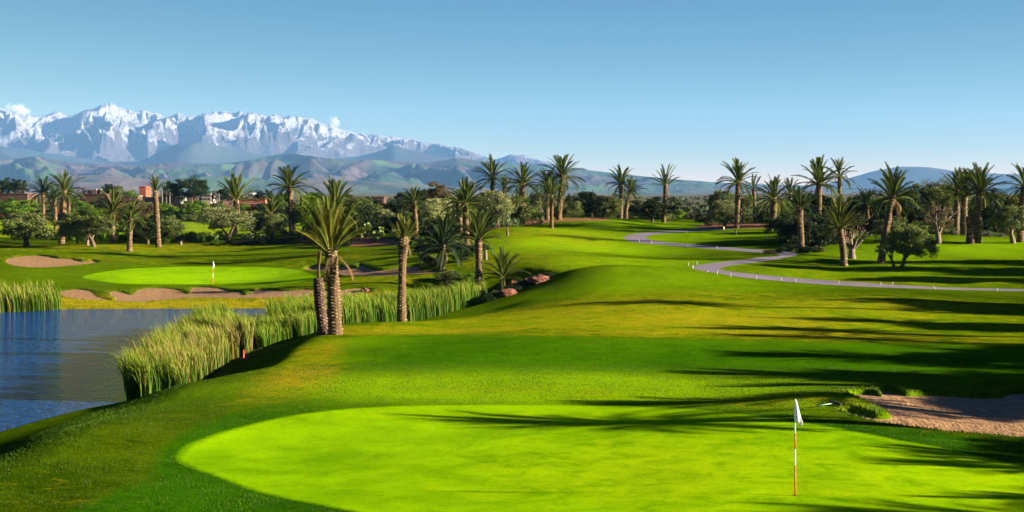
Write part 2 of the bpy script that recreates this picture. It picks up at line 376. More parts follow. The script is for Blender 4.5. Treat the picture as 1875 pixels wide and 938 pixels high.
# pond outline
PD = [px_at_z(*p, WZ) for p in [(-500,566.5),(-60,567),(100,566.5),(250,565.5),(400,565.5),(520,565),(620,563),(720,561),(800,557),(850,553),(872,556),(850,566),
      (790,572),(700,583),(620,594),(560,610),(500,628),(452,648),(410,672),(372,695),(345,716),(322,728),(280,733),(232,737),(180,745),(130,756),(60,775),(0,793)]] + [(-17.2, 44), (-17.0, 40), (-16.8, 36), (-17.2, 31), (-20, 27)]
PD += [(-34, 10), (-70, 5), (-110, 30), (-130, 80)]
POND = catmull(PD, True, 5)
BUNK = []     # (world poly, depth, lip width)
def h1(X, Y):
    z = h0(X, Y); sh = np.shape(z); Xr, Yr, zr = np.ravel(X).astype(float), np.ravel(Y).astype(float), np.ravel(z)
    m = (Yr < 150) & (Xr < 12)
    if m.any():
        d = sdf(Xr[m], Yr[m], POND)
        yy = Yr[m]; wdt = 4.3 + 1.2 * sstep((54 - yy) / 6) + 2.9 * sstep((yy - 88) / 12)
        k = .55 * sstep(d / wdt) + .45 * np.clip(d / wdt, 0, 1); k = np.where(yy < 88, k, np.clip(d / wdt, 0, 1) ** .7)
        zz = WZ + .03 + (zr[m] - WZ - .03) * k
        zz = np.where(d < 0, WZ + .03 + np.maximum(d, -3) * .4, zz)
        zr = zr.copy(); zr[m] = zz
    return zr.reshape(sh)
def hfull(X, Y):
    z = h1(X, Y); sh = np.shape(z); Xr, Yr, zr = np.ravel(X).astype(float), np.ravel(Y).astype(float), np.ravel(z).copy()
    for poly, dep, lw in BUNK:
        x0, y0 = poly.min(0) - 3; x1, y1 = poly.max(0) + 3
        m = (Xr > x0) & (Xr < x1) & (Yr > y0) & (Yr < y1)
        if not m.any(): continue
        d = sdf(Xr[m], Yr[m], poly)
        lip = np.clip(1 - d / lw, 0, 1) ** 2                       # 0 outside, 1 at the sand's edge
        rise = .12 * dep * np.exp(-((d - lw) / .5) ** 2) * (d > 0) * (1 - lip)
        bowl = np.clip(-d / 3.0, 0, 1)
        zr[m] += -dep * (.75 * np.where(d < 0, 1, lip) + .25 * sstep(bowl)) + rise
    return zr.reshape(sh)
YS = np.exp(np.linspace(math.log(22), math.log(900), 2600))
def raycast(pts, hf):
    out = []
    for px, py in pts:
        X = (px - CX) / F * YS; Z = CZ + YS * (HY - py) / F
        h = hf(X, YS); below = np.nonzero(Z <= h)[0]
        if len(below) == 0: i = len(YS) - 1; out.append((X[i], YS[i])); continue
        i = below[0]
        if i > 0:
            a = Z[i - 1] - h[i - 1]; b = h[i] - Z[i]; t = a / (a + b + 1e-9); y = YS[i - 1] + t * (YS[i] - YS[i - 1])
        else: y = YS[0]
        out.append(((px - CX) / F * y, y))
    return np.array(out)
def hz(x, y): return float(hfull(np.array([x]), np.array([y]))[0])

# ---- outlines drawn from the view and thrown on the terrain
def outline(pts, hf=h1, sub=5, closed=True): return raycast(catmull(pts, closed, sub), hf)
G1 = list(outline([(640,938),(480,905),(385,871),(335,854),(318,842),(319,831),(334,817),(365,803),(410,788),(500,766),(600,751),(720,743),(900,741),(1100,742),(1250,747),(1340,755),(1430,766),(1520,780),(1600,795),(1740,822),(1875,852)], closed=False))
G1 = np.array(G1 + [(16.5, 33.5), (19, 29), (17, 23), (8, 19), (0, 21), (-4, 26)])
def grow(poly, d):
    p = poly; nx = np.roll(p, -1, 0) - np.roll(p, 1, 0); nn = np.c_[nx[:, 1], -nx[:, 0]]; nn /= np.linalg.norm(nn, axis=1)[:, None] + 1e-9
    area = .5 * np.sum(p[:, 0] * np.roll(p[:, 1], -1) - np.roll(p[:, 0], -1) * p[:, 1]); 
    return p + nn * (d if area > 0 else -d)
G2 = outline([(148,508),(175,500),(240,492),(320,489),(400,488),(470,489),(520,491),(560,497),(580,506),(570,514),(520,519),(430,521),(330,521),(230,520),(180,515)])
FW = outline([(600,652),(603,636),(622,622),(680,615),(800,612),(950,613),(1100,616),(1250,620),(1450,626),(1700,630),(1875,632),(2100,635),(2100,698),(1875,702),(1600,700),(1300,690),(1100,693),(900,690),(760,684),(650,683),(612,672)])
COLL = outline([(250,880),(262,850),(285,815),(330,785),(410,755),(520,735),(640,724),(800,722),(1000,731),(1200,736),(1350,742),(1460,755),(1560,770),(1640,781),(1750,795),(1875,806),(2050,818)], closed=False)
COLL = np.array(list(COLL) + [(24, 30), (22, 20), (8, 15), (-4, 16), (-10, 24)])
B1 = outline([(1545,749),(1562,746),(1600,757),(1632,756),(1612,744),(1585,731),(1556,717),(1590,713),(1615,718),(1612,711),(1632,710),(1660,717),(1720,716),(1770,720),(1830,721),(1850,714),(1900,712),(2050,712),(2180,735),(2150,790),(2050,812),(1875,799),(1750,789),(1640,776),(1580,764)], sub=4)
B2 = outline([(105,535),(135,528),(165,531),(178,541),(205,548),(212,545),(200,535),(215,531),(240,538),(252,530),(275,526),(300,526),(330,530),(345,537),(352,526),(372,524),(400,526),(420,531),(440,533),(450,539),(465,530),(480,528),(520,531),(560,528),(610,531),(650,526),(680,530),(640,540),(560,543),(500,544),(420,545),(360,544),(300,549),(250,552),(190,549),(140,546)], sub=3)
B3 = outline([(562,487),(590,484),(625,486),(655,488),(660,482),(680,490),(700,492),(760,484),(770,492),(800,492),(810,498),(760,502),(700,505),(640,504),(600,496),(565,493)], sub=4)
B4 = outline([(12,472),(60,466),(90,468),(105,471),(130,472),(150,477),(170,475),(178,480),(150,484),(110,488),(75,490),(50,489),(22,484)], sub=4)
BUNK.append((B1, .22, .16)); BUNK.append((B2, .15, .3)); BUNK.append((B3, .25, .3)); BUNK.append((B4, .22, .3))
PATH = outline([(1330,416.5),(1290,419),(1230,422.5),(1180,426),(1150,431),(1143,436),(1152,441.5),(1180,446),(1230,450),(1300,456),(1370,461),(1425,466),(1422,469.5),(1390,471.5),(1360,476),(1310,481),(1274,487),(1268,491),(1285,495.5),(1320,501.5),(1360,508),(1410,513),(1480,519),(1560,524),(1700,529.4),(1875,533.4),(2000,536.4),
   (2000,532.5),(1875,529.5),(1700,525),(1560,516.5),(1460,509.5),(1390,503),(1340,497.5),(1318,492.5),(1340,486),(1385,480.5),(1430,473.5),(1462,466),(1430,460),(1370,456),(1300,450),(1235,445),(1195,440),(1182,435),(1200,429.5),(1250,425),(1300,422),(1345,419)], sub=3)
E1 = outline([(560,447),(600,448),(660,452),(720,450),(730,444),(700,436),(640,432),(600,432),(560,436),(470,438),(430,440),(440,446),(500,448)], sub=4)
E2 = outline([(860,421),(900,420),(930,416),(960,413),(1000,408),(1040,405.5),(1100,404),(1120,402.8),(1100,400.4),(1030,400.2),(960,401),(900,403),(860,409)], sub=4)
E3 = outline([(1270,414.5),(1310,417.5),(1370,418.5),(1430,417),(1420,412),(1370,409),(1310,409.5)], sub=4)
E4 = np.array([(-190, 335), (-60, 330), (-40, 332), (-38, 360), (-60, 395), (-190, 395)], float)
LAWN = np.array([(-150, 215), (-60, 205), (-36, 210), (-22, 240), (-24, 300), (-45, 322), (-150, 328)], float)
LAWN = catmull(LAWN, True, 6)
REG = [('fairway', FW, 'fairway'), ('putting_green_collar', COLL, 'collar'), ('putting_green', G1, 'green'), ('putting_green', G2, 'green'),
       ('bunker', B1, 'sand'), ('bunker', B2, 'sand'), ('bunker', B3, 'sand'), ('bunker', B4, 'sand'), ('cart_path', PATH, 'path'),
       ('earth_bed', E1, 'earth'), ('earth_bed', E2, 'earth'), ('earth_bed', E3, 'earth'), ('earth_bank', E4, 'earth'), ('far_lawn', LAWN, 'lawn'),
       ('far_plain', np.array([(-360, 470), (360, 470), (7400, 11900), (-7400, 11900)], float), 'plain')]
# ---- points
us = np.linspace(-.46, .46, 330)
lv = np.linspace(math.log(26), math.log(430), 440)
UU, VV = np.meshgrid(us, lv); YY = np.exp(VV); XX = UU * YY
XX += (RNG.random(XX.shape) - .5) * .0018 * YY; YY = YY * (1 + (RNG.random(YY.shape) - .5) * .004)
pts = [np.c_[XX.ravel(), YY.ravel()]]
gx, gy = np.meshgrid(np.arange(-260, 261, 4.0), np.arange(-60, 431, 4.0)); gx = gx + .7 * np.sin(gy); 
m = ~((gy > 25) & (np.abs(gx) < .465 * gy)); pts.append(np.c_[gx[m], gy[m]])
M['plain'] = simple('plain_fields', (.10, .11, .045), (.17, .13, .08), .004, .95, .3, .5, .0, 6)
gy2 = np.exp(np.linspace(math.log(436), math.log(12000), 60)); 
for y in gy2:
    w_ = .6 * y + 250; pts.append(np.c_[np.linspace(-w_, w_, 121), np.full(121, y) + 1e-3 * np.arange(121)])
pts.append(np.array([(-8000, -300), (8000, -300), (-3000, -200), (3000, -200), (-1000, 200), (1000, 200), (-7500, 3000), (7500, 3000)], float))
for poly, dep, lw in BUNK:
    for d in (lw * .35, lw * .8, lw * 1.4): pts.append(grow(poly, d))
    pts.append(grow(poly, -.2))
for d in (.3, 1.0, 2.0): pts.append(grow(POND, d))
base = np.concatenate(pts); allp = [base]; polys = []; k = len(base)
def densify(p, mx):
    out = []
    for a, b in zip(p, np.roll(p, -1, 0)):
        k_ = max(1, int(np.ceil(np.linalg.norm(b - a) / (mx * max(1, a[1] / 60))))); out += [a + (b - a) * i / k_ for i in range(k_)]
    return np.array(out)
REG = [(a, densify(b_, .5) if c_ != 'plain' else densify(b_, 1.0), c_) for a, b_, c_ in REG]
for nme, poly, mt in REG:
    polys.append(list(range(k, k + len(poly)))); allp.append(poly); k += len(poly)
allp = np.concatenate(allp)
EDG = [(q[i], q[(i + 1) % len(q)]) for q in polys for i in range(len(q))]
res = delaunay_2d_cdt([Vector(p) for p in allp], EDG, [], 0, 1e-5)
VX = np.array([(v.x, v.y) for v in res[0]]); FC = np.array([f for f in res[2]], dtype=np.int64)
VZ = hfull(VX[:, 0], VX[:, 1])
V3 = np.c_[VX, VZ]
print('cdt', len(V3), len(FC), round(time.time() - T0, 1))
reg = np.full(len(FC), -1)
C2 = VX[FC].mean(1)
for i, (nme, poly, mt) in enumerate(REG):
    x0, y0 = poly.min(0); x1, y1 = poly.max(0)
    m = np.nonzero((C2[:, 0] > x0) & (C2[:, 0] < x1) & (C2[:, 1] > y0) & (C2[:, 1] < y1))[0]
    ins = sdf(C2[m, 0], C2[m, 1], poly) < 0
    reg[m[ins]] = i; print(nme, ins.sum(), poly.min(0).round(), poly.max(0).round())
cen = V3[FC].mean(1)
fn = np.cross(V3[FC[:, 1]] - V3[FC[:, 0]], V3[FC[:, 2]] - V3[FC[:, 0]])
flip = fn[:, 2] < 0; FC[flip] = FC[flip][:, ::-1]; fn[flip] *= -1
VN = np.zeros_like(V3)
for c in range(3): np.add.at(VN, FC[:, c], fn)
VN /= np.linalg.norm(VN, axis=1)[:, None] + 1e-12
# dry straw coloured patches (the turf's own), then sunlight painted in as bright green
def blobs(X, Y, lst):
    s = np.zeros(len(X))
    for x, y, rx, ry, a in lst: s = np.maximum(s, a * np.exp(-((X - x) / rx) ** 2 - ((Y - y) / ry) ** 2))
    return s
def pxb(px, py, rx, ry, a):
    x, y = raycast([(px, py)], h1)[0]; return (x, y, rx, ry, a)
ST = [pxb(1250,860,6.5,7,.42), pxb(1650,880,5,6,.35), pxb(1000,770,9,2.5,.25), pxb(540,690,1.6,6,.75), pxb(500,715,1.2,3,.5), pxb(600,640,2.0,8,.45), pxb(200,925,2.0,1.5,.16), pxb(60,900,2,1.5,.10), pxb(900,603,16,3.5,.5), pxb(1400,610,14,3,.55), pxb(1100,565,14,8,.45), pxb(1280,585,12,7,.58), pxb(1600,560,12,7,.4), pxb(1050,445,8,10,.3),  # first three lighten the middle and right of the near green
      pxb(1450,610,9,3,.45), pxb(1600,590,12,4,.3), pxb(300,556,60,5,.75), pxb(30,556,30,5,.3), pxb(1000,715,6,1.5,.25), pxb(1450,730,4,2.0,.4), pxb(700,605,8,3,.5),
      pxb(650,470,14,14,.25), pxb(200,450,30,12,.35), pxb(1000,430,12,20,.3), pxb(1500,500,12,12,.2), pxb(1700,480,12,20,.15), pxb(1350,540,9,5,.3), pxb(980,470,14,18,.25), pxb(700,512,10,5,.3), pxb(200,475,20,8,.25)]
SUNLIT_ = [pxb(1000,708,10,3.8,1.5), pxb(760,706,6,2.6,.6), pxb(1250,712,8,2.8,.8), pxb(1100,455,10,14,.75), pxb(1000,445,9,16,.7), pxb(1200,440,8,12,.6), pxb(1050,425,9,12,.5), pxb(1150,480,10,9,.55),
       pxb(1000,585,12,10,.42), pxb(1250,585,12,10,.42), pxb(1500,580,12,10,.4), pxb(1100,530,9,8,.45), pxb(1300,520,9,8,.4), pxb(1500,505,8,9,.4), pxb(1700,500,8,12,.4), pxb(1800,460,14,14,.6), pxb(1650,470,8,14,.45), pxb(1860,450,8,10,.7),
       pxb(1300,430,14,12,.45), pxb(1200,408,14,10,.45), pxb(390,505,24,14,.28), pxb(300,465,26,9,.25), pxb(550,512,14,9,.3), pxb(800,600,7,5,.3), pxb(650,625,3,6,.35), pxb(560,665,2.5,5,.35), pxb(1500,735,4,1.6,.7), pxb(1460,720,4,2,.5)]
sunlit = blobs(VX[:, 0], VX[:, 1], SUNLIT_)
straw = blobs(VX[:, 0], VX[:, 1], ST) + np.where(VX[:, 1] > 500, .25, 0)
LAB = {3: None}
for r in range(-1, len(REG)):
    f = FC[reg == r]
    if not len(f): print('empty region', r); continue
    used, inv = np.unique(f, return_inverse=True); f2 = inv.reshape(f.shape)
    nme, mt = ('ground', 'rough') if r < 0 else (REG[r][0], REG[r][2])
    edge = -sdf(V3[used][:, 0], V3[used][:, 1], REG[r][1]) if r >= 0 and mt != 'plain' else np.zeros(len(used))
    o = mesh_obj(nme, V3[used], f2, M[mt], None, True, {'straw': straw[used], 'sunlit': sunlit[used], 'edge': edge})
    o['kind'] = 'structure'
    try: o.data.normals_split_custom_set_from_vertices([tuple(v) for v in VN[used]])
    except Exception as e: print('normals', e)
print('ground', round(time.time() - T0, 1))

# ------------------------------------------------------------------ water
m, t, b = node_mat('pond_water'); M['water'] = m
b.inputs['Base Color'].default_value = (.002, .036, .15, 1); b.inputs['Roughness'].default_value = .06; b.inputs['IOR'].default_value = 1.27; b.inputs['Specular IOR Level'].default_value = .22; b.inputs['Specular Tint'].default_value = (.28, .62, 1, 1)
c = coords(t, (1, 1.3, 1))
n1 = noise(t, 1.6, 4, .6, c, .3); n2 = noise(t, 6, 3, .6, c)
s = N(t, 'ShaderNodeMath', operation='MULTIPLY_ADD'); L(t, n2, s.inputs[0]); s.inputs[1].default_value = .25; L(t, n1, s.inputs[2])
bump(t, b, s.outputs[0], 1.0, .5)
wp = grow(POND, .8)
ctr = wp.mean(0)
wres = delaunay_2d_cdt([Vector(p) for p in wp], [], [list(range(len(wp)))], 1, 1e-5)
wt = mesh_obj('pond_water', [(v.x, v.y, WZ) for v in wres[0]], [tuple(f) for f in wres[2]], M['water'])
wt['kind'] = 'structure'
if wt.data.polygons[0].normal.z < 0: wt.data.flip_normals()

# ------------------------------------------------------------------ far hills and mountains
def skyline(pts, u):
    p = np.array(pts, float); return np.interp(u, (p[:, 0] - CX) / F, (HY - p[:, 1]) / F)
def smooth1(a, k=9):
    ker = np.hanning(k + 2)[1:-1]; ker /= ker.sum(); return np.convolve(np.pad(a, k // 2, mode='edge'), ker, 'valid')
def hill_range(name, D0, D1, sky_pts, mat, nu=700, nd=90, amp=.3, fx=1.0, fy=1.0, rid=True, sm=5, jag=0.0, back=1.25, power=1.0, front_py=None, prof=1.1):
    u = np.linspace(-.50, .55, nu); crest = smooth1(skyline(sky_pts, u), sm)
    if jag: crest = crest + jag * (ridged(u * 90, u * 0 + 3.3, 4) - 1.0) * np.clip(crest * 12, .3, 1)
    t = np.linspace(0, 1, nd); dist = D0 + (D1 - D0) * t
    U, Tt = np.meshgrid(u, t); D = D0 + (D1 - D0) * Tt; X = U * D
    Zc = CZ + crest * D1
    z_base = plain(np.array([D0]))[0] - 25 if front_py is None else CZ + D0 * (HY - front_py) / F
    nx, ny = X / 1000 * fx, D / 1000 * fy
    wx = nx + .35 * fbm(nx * .7, ny * .7, 3); wy = ny + .35 * fbm(nx * .7 + 9, ny * .7 - 4, 3)
    nz = (ridged(wx, wy, 6) / 1.5 - .5) if rid else fbm(wx, wy, 5)
    env = np.sin(np.clip(Tt, 0, 1) * math.pi) ** .6
    Z = z_base + (Zc[None, :] - z_base) * Tt ** prof
    rel = (Zc[None, :] - z_base)
    Z = Z + nz * amp * rel * env
    # nothing may rise above the crest line seen from the camera
    lim = CZ + crest[None, :] * D * (0.97 + .03 * Tt)
    Z = np.where(Z > lim, lim - (Z - lim) * .25, Z)
    # back slope
    Db = D1 * np.array([1.02, 1.06, back]); 
    for d in Db:
        X = np.vstack([X, u * d]); D = np.vstack([D, np.full(nu, d)])
        kk = 1 - (d / D1 - 1) / (back - 1)
        Z = np.vstack([Z, z_base + (Zc - z_base) * kk * .92])
    nr = D.shape[0]; V = np.c_[X.ravel(), D.ravel(), Z.ravel()]
    i = np.arange(nr * nu).reshape(nr, nu); Fq = np.c_[i[:-1, :-1].ravel(), i[:-1, 1:].ravel(), i[1:, 1:].ravel(), i[1:, :-1].ravel()]
    o = mesh_obj(name, V, Fq, mat, None, True); o['kind'] = 'structure'; return o

m, t, b = node_mat('snowy_rock'); M['snow'] = m
c = coords(t, (.001, .001, .001))
geo = N(t, 'ShaderNodeNewGeometry'); sx = N(t, 'ShaderNodeSeparateXYZ'); L(t, geo.outputs['Position'], sx.inputs[0])
nn_ = noise(t, 5.5, 10, .72, c, .3)
nb = noise(t, .22, 3, .5, c)
mr = N(t, 'ShaderNodeMapRange'); L(t, sx.outputs[2], mr.inputs[0]); mr.inputs[1].default_value = 640; mr.inputs[2].default_value = 1130
ad = N(t, 'ShaderNodeMath', operation='MULTIPLY_ADD'); L(t, nn_, ad.inputs[0]); ad.inputs[1].default_value = 4.6; L(t, mr.outputs[0], ad.inputs[2])
ad2 = N(t, 'ShaderNodeMath', operation='MULTIPLY_ADD'); L(t, nb, ad2.inputs[0]); ad2.inputs[1].default_value = 1.0; L(t, ad.outputs[0], ad2.inputs[2])
sz = N(t, 'ShaderNodeSeparateXYZ'); L(t, geo.outputs['Normal'], sz.inputs[0])
ad3 = N(t, 'ShaderNodeMath', operation='MULTIPLY_ADD'); L(t, sz.outputs[2], ad3.inputs[0]); ad3.inputs[1].default_value = .6; L(t, ad2.outputs[0], ad3.inputs[2])
sf = ramp(t, ad3.outputs[0], [(0.0, 0.0), (1, 1.0)])
mr2 = N(t, 'ShaderNodeMapRange'); L(t, ad3.outputs[0], mr2.inputs[0]); mr2.inputs[1].default_value = 3.58; mr2.inputs[2].default_value = 3.95
rock = mix(t, noise(t, 1.2, 6, .6, c), alb((.07, .065, .085)), alb((.16, .135, .135)))
L(t, mix(t, mr2.outputs[0], rock, (.31, .31, .36)), b.inputs['Base Color']); b.inputs['Roughness'].default_value = .9; b.inputs['Specular IOR Level'].default_value = .1
bump(t, b, nn_, 1.0, 190)
SNOW = [(-400,215),(-200,200),(-60,190),(0,195),(25,205),(60,212),(105,205),(130,212),(160,200),(185,192),(202,187),(240,203),(265,202),(300,212),(330,208),(360,209),(395,203),(440,205),(460,207),(500,210),(560,215),(585,222),(610,230),(640,240),(670,246),(700,247),(760,255),(800,262),(850,272),(890,286),(905,292),(930,284),(955,283),(985,293),(1010,300),(1060,310),(1200,330),(1500,350),(2200,360)]
hill_range('snowy_mountains', 15000, 20000, SNOW, M['snow'], 1300, 220, .5, 1.05, .85, True, 3, .0012, 1.15, prof=.8, front_py=330)

def hill_mat(name, c1, c2, c3, sc_=.35, bs=.6, bd=30):
    c1, c2, c3 = alb(c1), alb(c2), alb(c3)
    m, t, b = node_mat(name); c = coords(t, (.001, .0006, .001))
    a = noise(t, sc_, 4, .5, c, 1.0); d = noise(t, sc_ * 2.7, 3, .5, c, .8); e = noise(t, sc_ * 9, 5, .6, c)
    col = mix(t, ramp(t, a, [(.42, 0.0), (.56, 1.0)]), c1, c2)
    col = mix(t, ramp(t, d, [(.5, 0.0), (.6, 1.0)]), col, c3)
    L(t, col, b.inputs['Base Color']); b.inputs['Roughness'].default_value = .95; b.inputs['Specular IOR Level'].default_value = .05
    bump(t, b, e, bs, bd); return m
M['hill_dark'] = hill_mat('dark_foothill', (.03, .05, .05), (.05, .065, .05), (.05, .045, .05), .3)
M['hill_green'] = hill_mat('green_brown_hill', (.03, .06, .035), (.085, .06, .06), (.055, .10, .035), .6)
M['hill_near'] = hill_mat('farmed_hill', (.07, .13, .05), (.15, .11, .09), (.04, .06, .05), .9)
MID = [(-400,280),(-100,272),(0,268),(40,272),(90,281),(130,286),(200,296),(260,296),(300,272),(330,263),(350,259),(375,261),(400,267),(440,276),(480,284),(540,288),(600,292),(660,286),(700,276),(720,262),(740,272),(800,285),(850,292),(900,296),(1000,300),(1080,312),(1200,326),(1300,333),(1400,338),(1500,340),(1560,325),(1600,313),(1650,305),(1700,306),(1750,314),(1820,318),(1875,319),(2000,322),(2200,330)]
hill_range('blue_foothills', 12500, 14600, MID, M['hill_dark'], 500, 70, .35, .3, .35, True, 7, .0004, 1.2, front_py=345)
NEAR = [(-400,285),(-100,287),(0,292),(40,289),(72,285),(100,293),(150,299),(200,301),(260,303),(310,296),(360,299),(400,301),(430,297),(470,291),(500,285),(520,281),(545,282),(600,290),(640,294),(680,292),(700,293),(760,298),(800,296),(835,289),(860,292),(900,298),(960,303),(1020,308),(1060,310),(1100,316),(1150,320),(1190,324),(1250,330),(1330,337),(1400,341),(1500,346),(1600,350),(2200,352)]
hill_range('green_hills', 8000, 11000, NEAR, M['hill_green'], 900, 150, .45, .95, .95, True, 9, .0004, 1.25, prof=1.3)
LOW = [(-400,330),(0,338),(60,330),(130,322),(200,320),(280,330),(340,325),(420,322),(480,332),(560,325),(640,330),(720,335),(800,340),(900,345),(1000,345),(1100,350),(1200,352),(1300,356),(1500,360),(2200,362)]
hill_range('low_hills', 6000, 7400, LOW, M['hill_near'], 400, 50, .45, 1.1, 1.3, False, 15, 0, 1.3, prof=1.2)
print('hills', round(time.time() - T0, 1))
#@@PLANTS
# ------------------------------------------------------------------ fronds (shared meshes)
def frond_mesh(seed, nleaf=26, droop=.9, curl=.0, wid=.17, mat='frond', vee=.5, lw=.020):
    r = random.Random(seed); ns = 10; pos = []; x = z = y = 0.0; pitch = 0.0
    for i in range(ns + 1):
        s = i / ns; pos.append((x, y, z)); pitch = -droop * s ** 1.6
        x += math.cos(pitch) / ns; z += math.sin(pitch) / ns; y += curl * s / ns
    def at(s):
        f = s * ns; i = min(int(f), ns - 1); f -= i
        a, b = Vector(pos[i]), Vector(pos[i + 1]); return a.lerp(b, f), (b - a).normalized()
    V = []; Fc = []; tint = []; tip = []
    def add(vs, fs, ti, tp):
        k = len(V); V.extend(vs); Fc.extend([tuple(i + k for i in q) for q in fs]); tint.extend([ti] * len(vs)); tip.extend(tp)
    # rachis: a tapering three-sided stalk
    k = len(V)
    for i in range(0, ns + 1, 2):
        p = Vector(pos[i]); s = i / ns; rr = .013 * (1 - s) + .002
        V.extend([p + Vector((0, rr, 0)), p + Vector((0, -rr, 0)), p + Vector((0, 0, -rr * 1.4))]); tint.extend([.9] * 3); tip.extend([.6] * 3)
    for i in range(ns // 2):
        a = k + i * 3
        for j in range(3): Fc.append((a + j, a + (j + 1) % 3, a + 3 + (j + 1) % 3, a + 3 + j))
    for i in range(nleaf):
        s = .10 + .89 * (i + r.random() * .5) / nleaf
        p, d = at(s)
        up = Vector((-d.z, 0, d.x)); side = Vector((0, 1, 0))
        ln = wid * (math.sin(min(s * 1.25 + .12, 1) * math.pi * .5) if s < .7 else 1 - (s - .7) / .3 * .55)
        for sg in (-1, 1):
            l2 = ln * r.uniform(.85, 1.12); fw = r.uniform(.75, 1.05) + s * .5
            dr = (side * sg + d * fw + up * (vee + r.uniform(-.15, .15))).normalized()
            tipp = p + dr * l2 + Vector((0, 0, -.12 * l2)); mid = p + dr * l2 * .45
            wv = (d * .6 - side * sg * .3).normalized() * lw
            add([p - wv * .5, p + wv * .5, mid + wv * .8, tipp, mid - wv * .8], [(0, 1, 2, 4), (4, 2, 3)], r.random(), [0, 0, .3, .9, .3])
    me = bpy.data.meshes.new('frond'); me.from_pydata([tuple(v) for v in V], [], Fc); me.update()
    for n_, a in (('tint', tint), ('tip', tip)):
        at_ = me.attributes.new(n_, 'FLOAT', 'POINT'); at_.data.foreach_set('value', a)
    me.materials.append(M[mat]); return me
FR = {}
def fronds(kind):
    if kind in FR: return FR[kind]
    mat, droops, wid, vee, nl, lw = {
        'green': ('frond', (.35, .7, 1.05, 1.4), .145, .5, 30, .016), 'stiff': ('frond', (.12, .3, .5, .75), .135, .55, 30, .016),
        'dark': ('frond_dark', (.5, .85, 1.2, 1.5), .16, .45, 30, .018), 'yellow': ('frond_yellow', (.1, .3, .5, .8), .155, .6, 30, .0085),
        'arch': ('frond', (1.3, 1.8, 2.2, 2.5), .11, .3, 27, .015), 'dry': ('frond_dry', (1.0, 1.6, 2.2, 2.6), .13, .2, 22, .018),
        'drystiff': ('frond_dry', (.1, .3, .5, .7), .13, .4, 22, .018)}[kind]
    FR[kind] = [frond_mesh(hash(kind) % 1000 + i if False else sum(map(ord, kind)) + i, nl, d, random.uniform(-.12, .12), wid, mat, vee, lw) for i, d in enumerate(droops)]
    return FR[kind]

def palm_trunk(parent, base_r, h, lean, mat='palm_bark', bulge=0.0, seed=0, seg=18, dz=.065, rough=1.0, sway=0.0):
    r = random.Random(seed); nr = max(14, int(h / dz)); V = []; tip = []; jit = [r.random() for _ in range(997)]
    for i in range(nr + 1):
        s = i / nr; z = h * s - .25 * (1 - s) ** 6
        cx = lean[0] * s ** 1.3 + sway * math.sin(s * math.pi); cy = lean[1] * s ** 1.3
        rad = base_r * (1 + .35 * math.exp(-s * h / .35)) * (1 - .16 * s) * (1 + bulge * math.exp(-((s - .9) / .13) ** 2))
        rad *= 1 + .05 * math.sin(s * 9 + seed) 
        for k in range(seg):
            col = k // 3; sh = (col * 2 + int(jit[col * 13 % 997] * 2.99)) % 3; row = (i + sh) // 3; up = ((i + sh) % 3) / 2.0
            j = jit[(row * 31 + col * 7) % 997]
            bump_ = rough * .19 * (up ** 1.3) * (1.0 if k % 3 == 1 else .55) * (.2 + 1.0 * j)
            a = 2 * math.pi * k / seg + seed
            rr = rad * (.93 + bump_)
            V.append((cx + rr * math.cos(a), cy + rr * math.sin(a), z)); tip.append(min(1, bump_ * 7 * (.6 + .6 * j)))
    Fc = []
    for i in range(nr):
        for k in range(seg):
            a = i * seg + k; b_ = i * seg + (k + 1) % seg; Fc.append((a, b_, b_ + seg, a + seg))
    Fc.append(tuple(nr * seg + k for k in range(seg)))
    return mesh_obj('trunk', V, Fc, M[mat], parent, False, {'tip': tip})

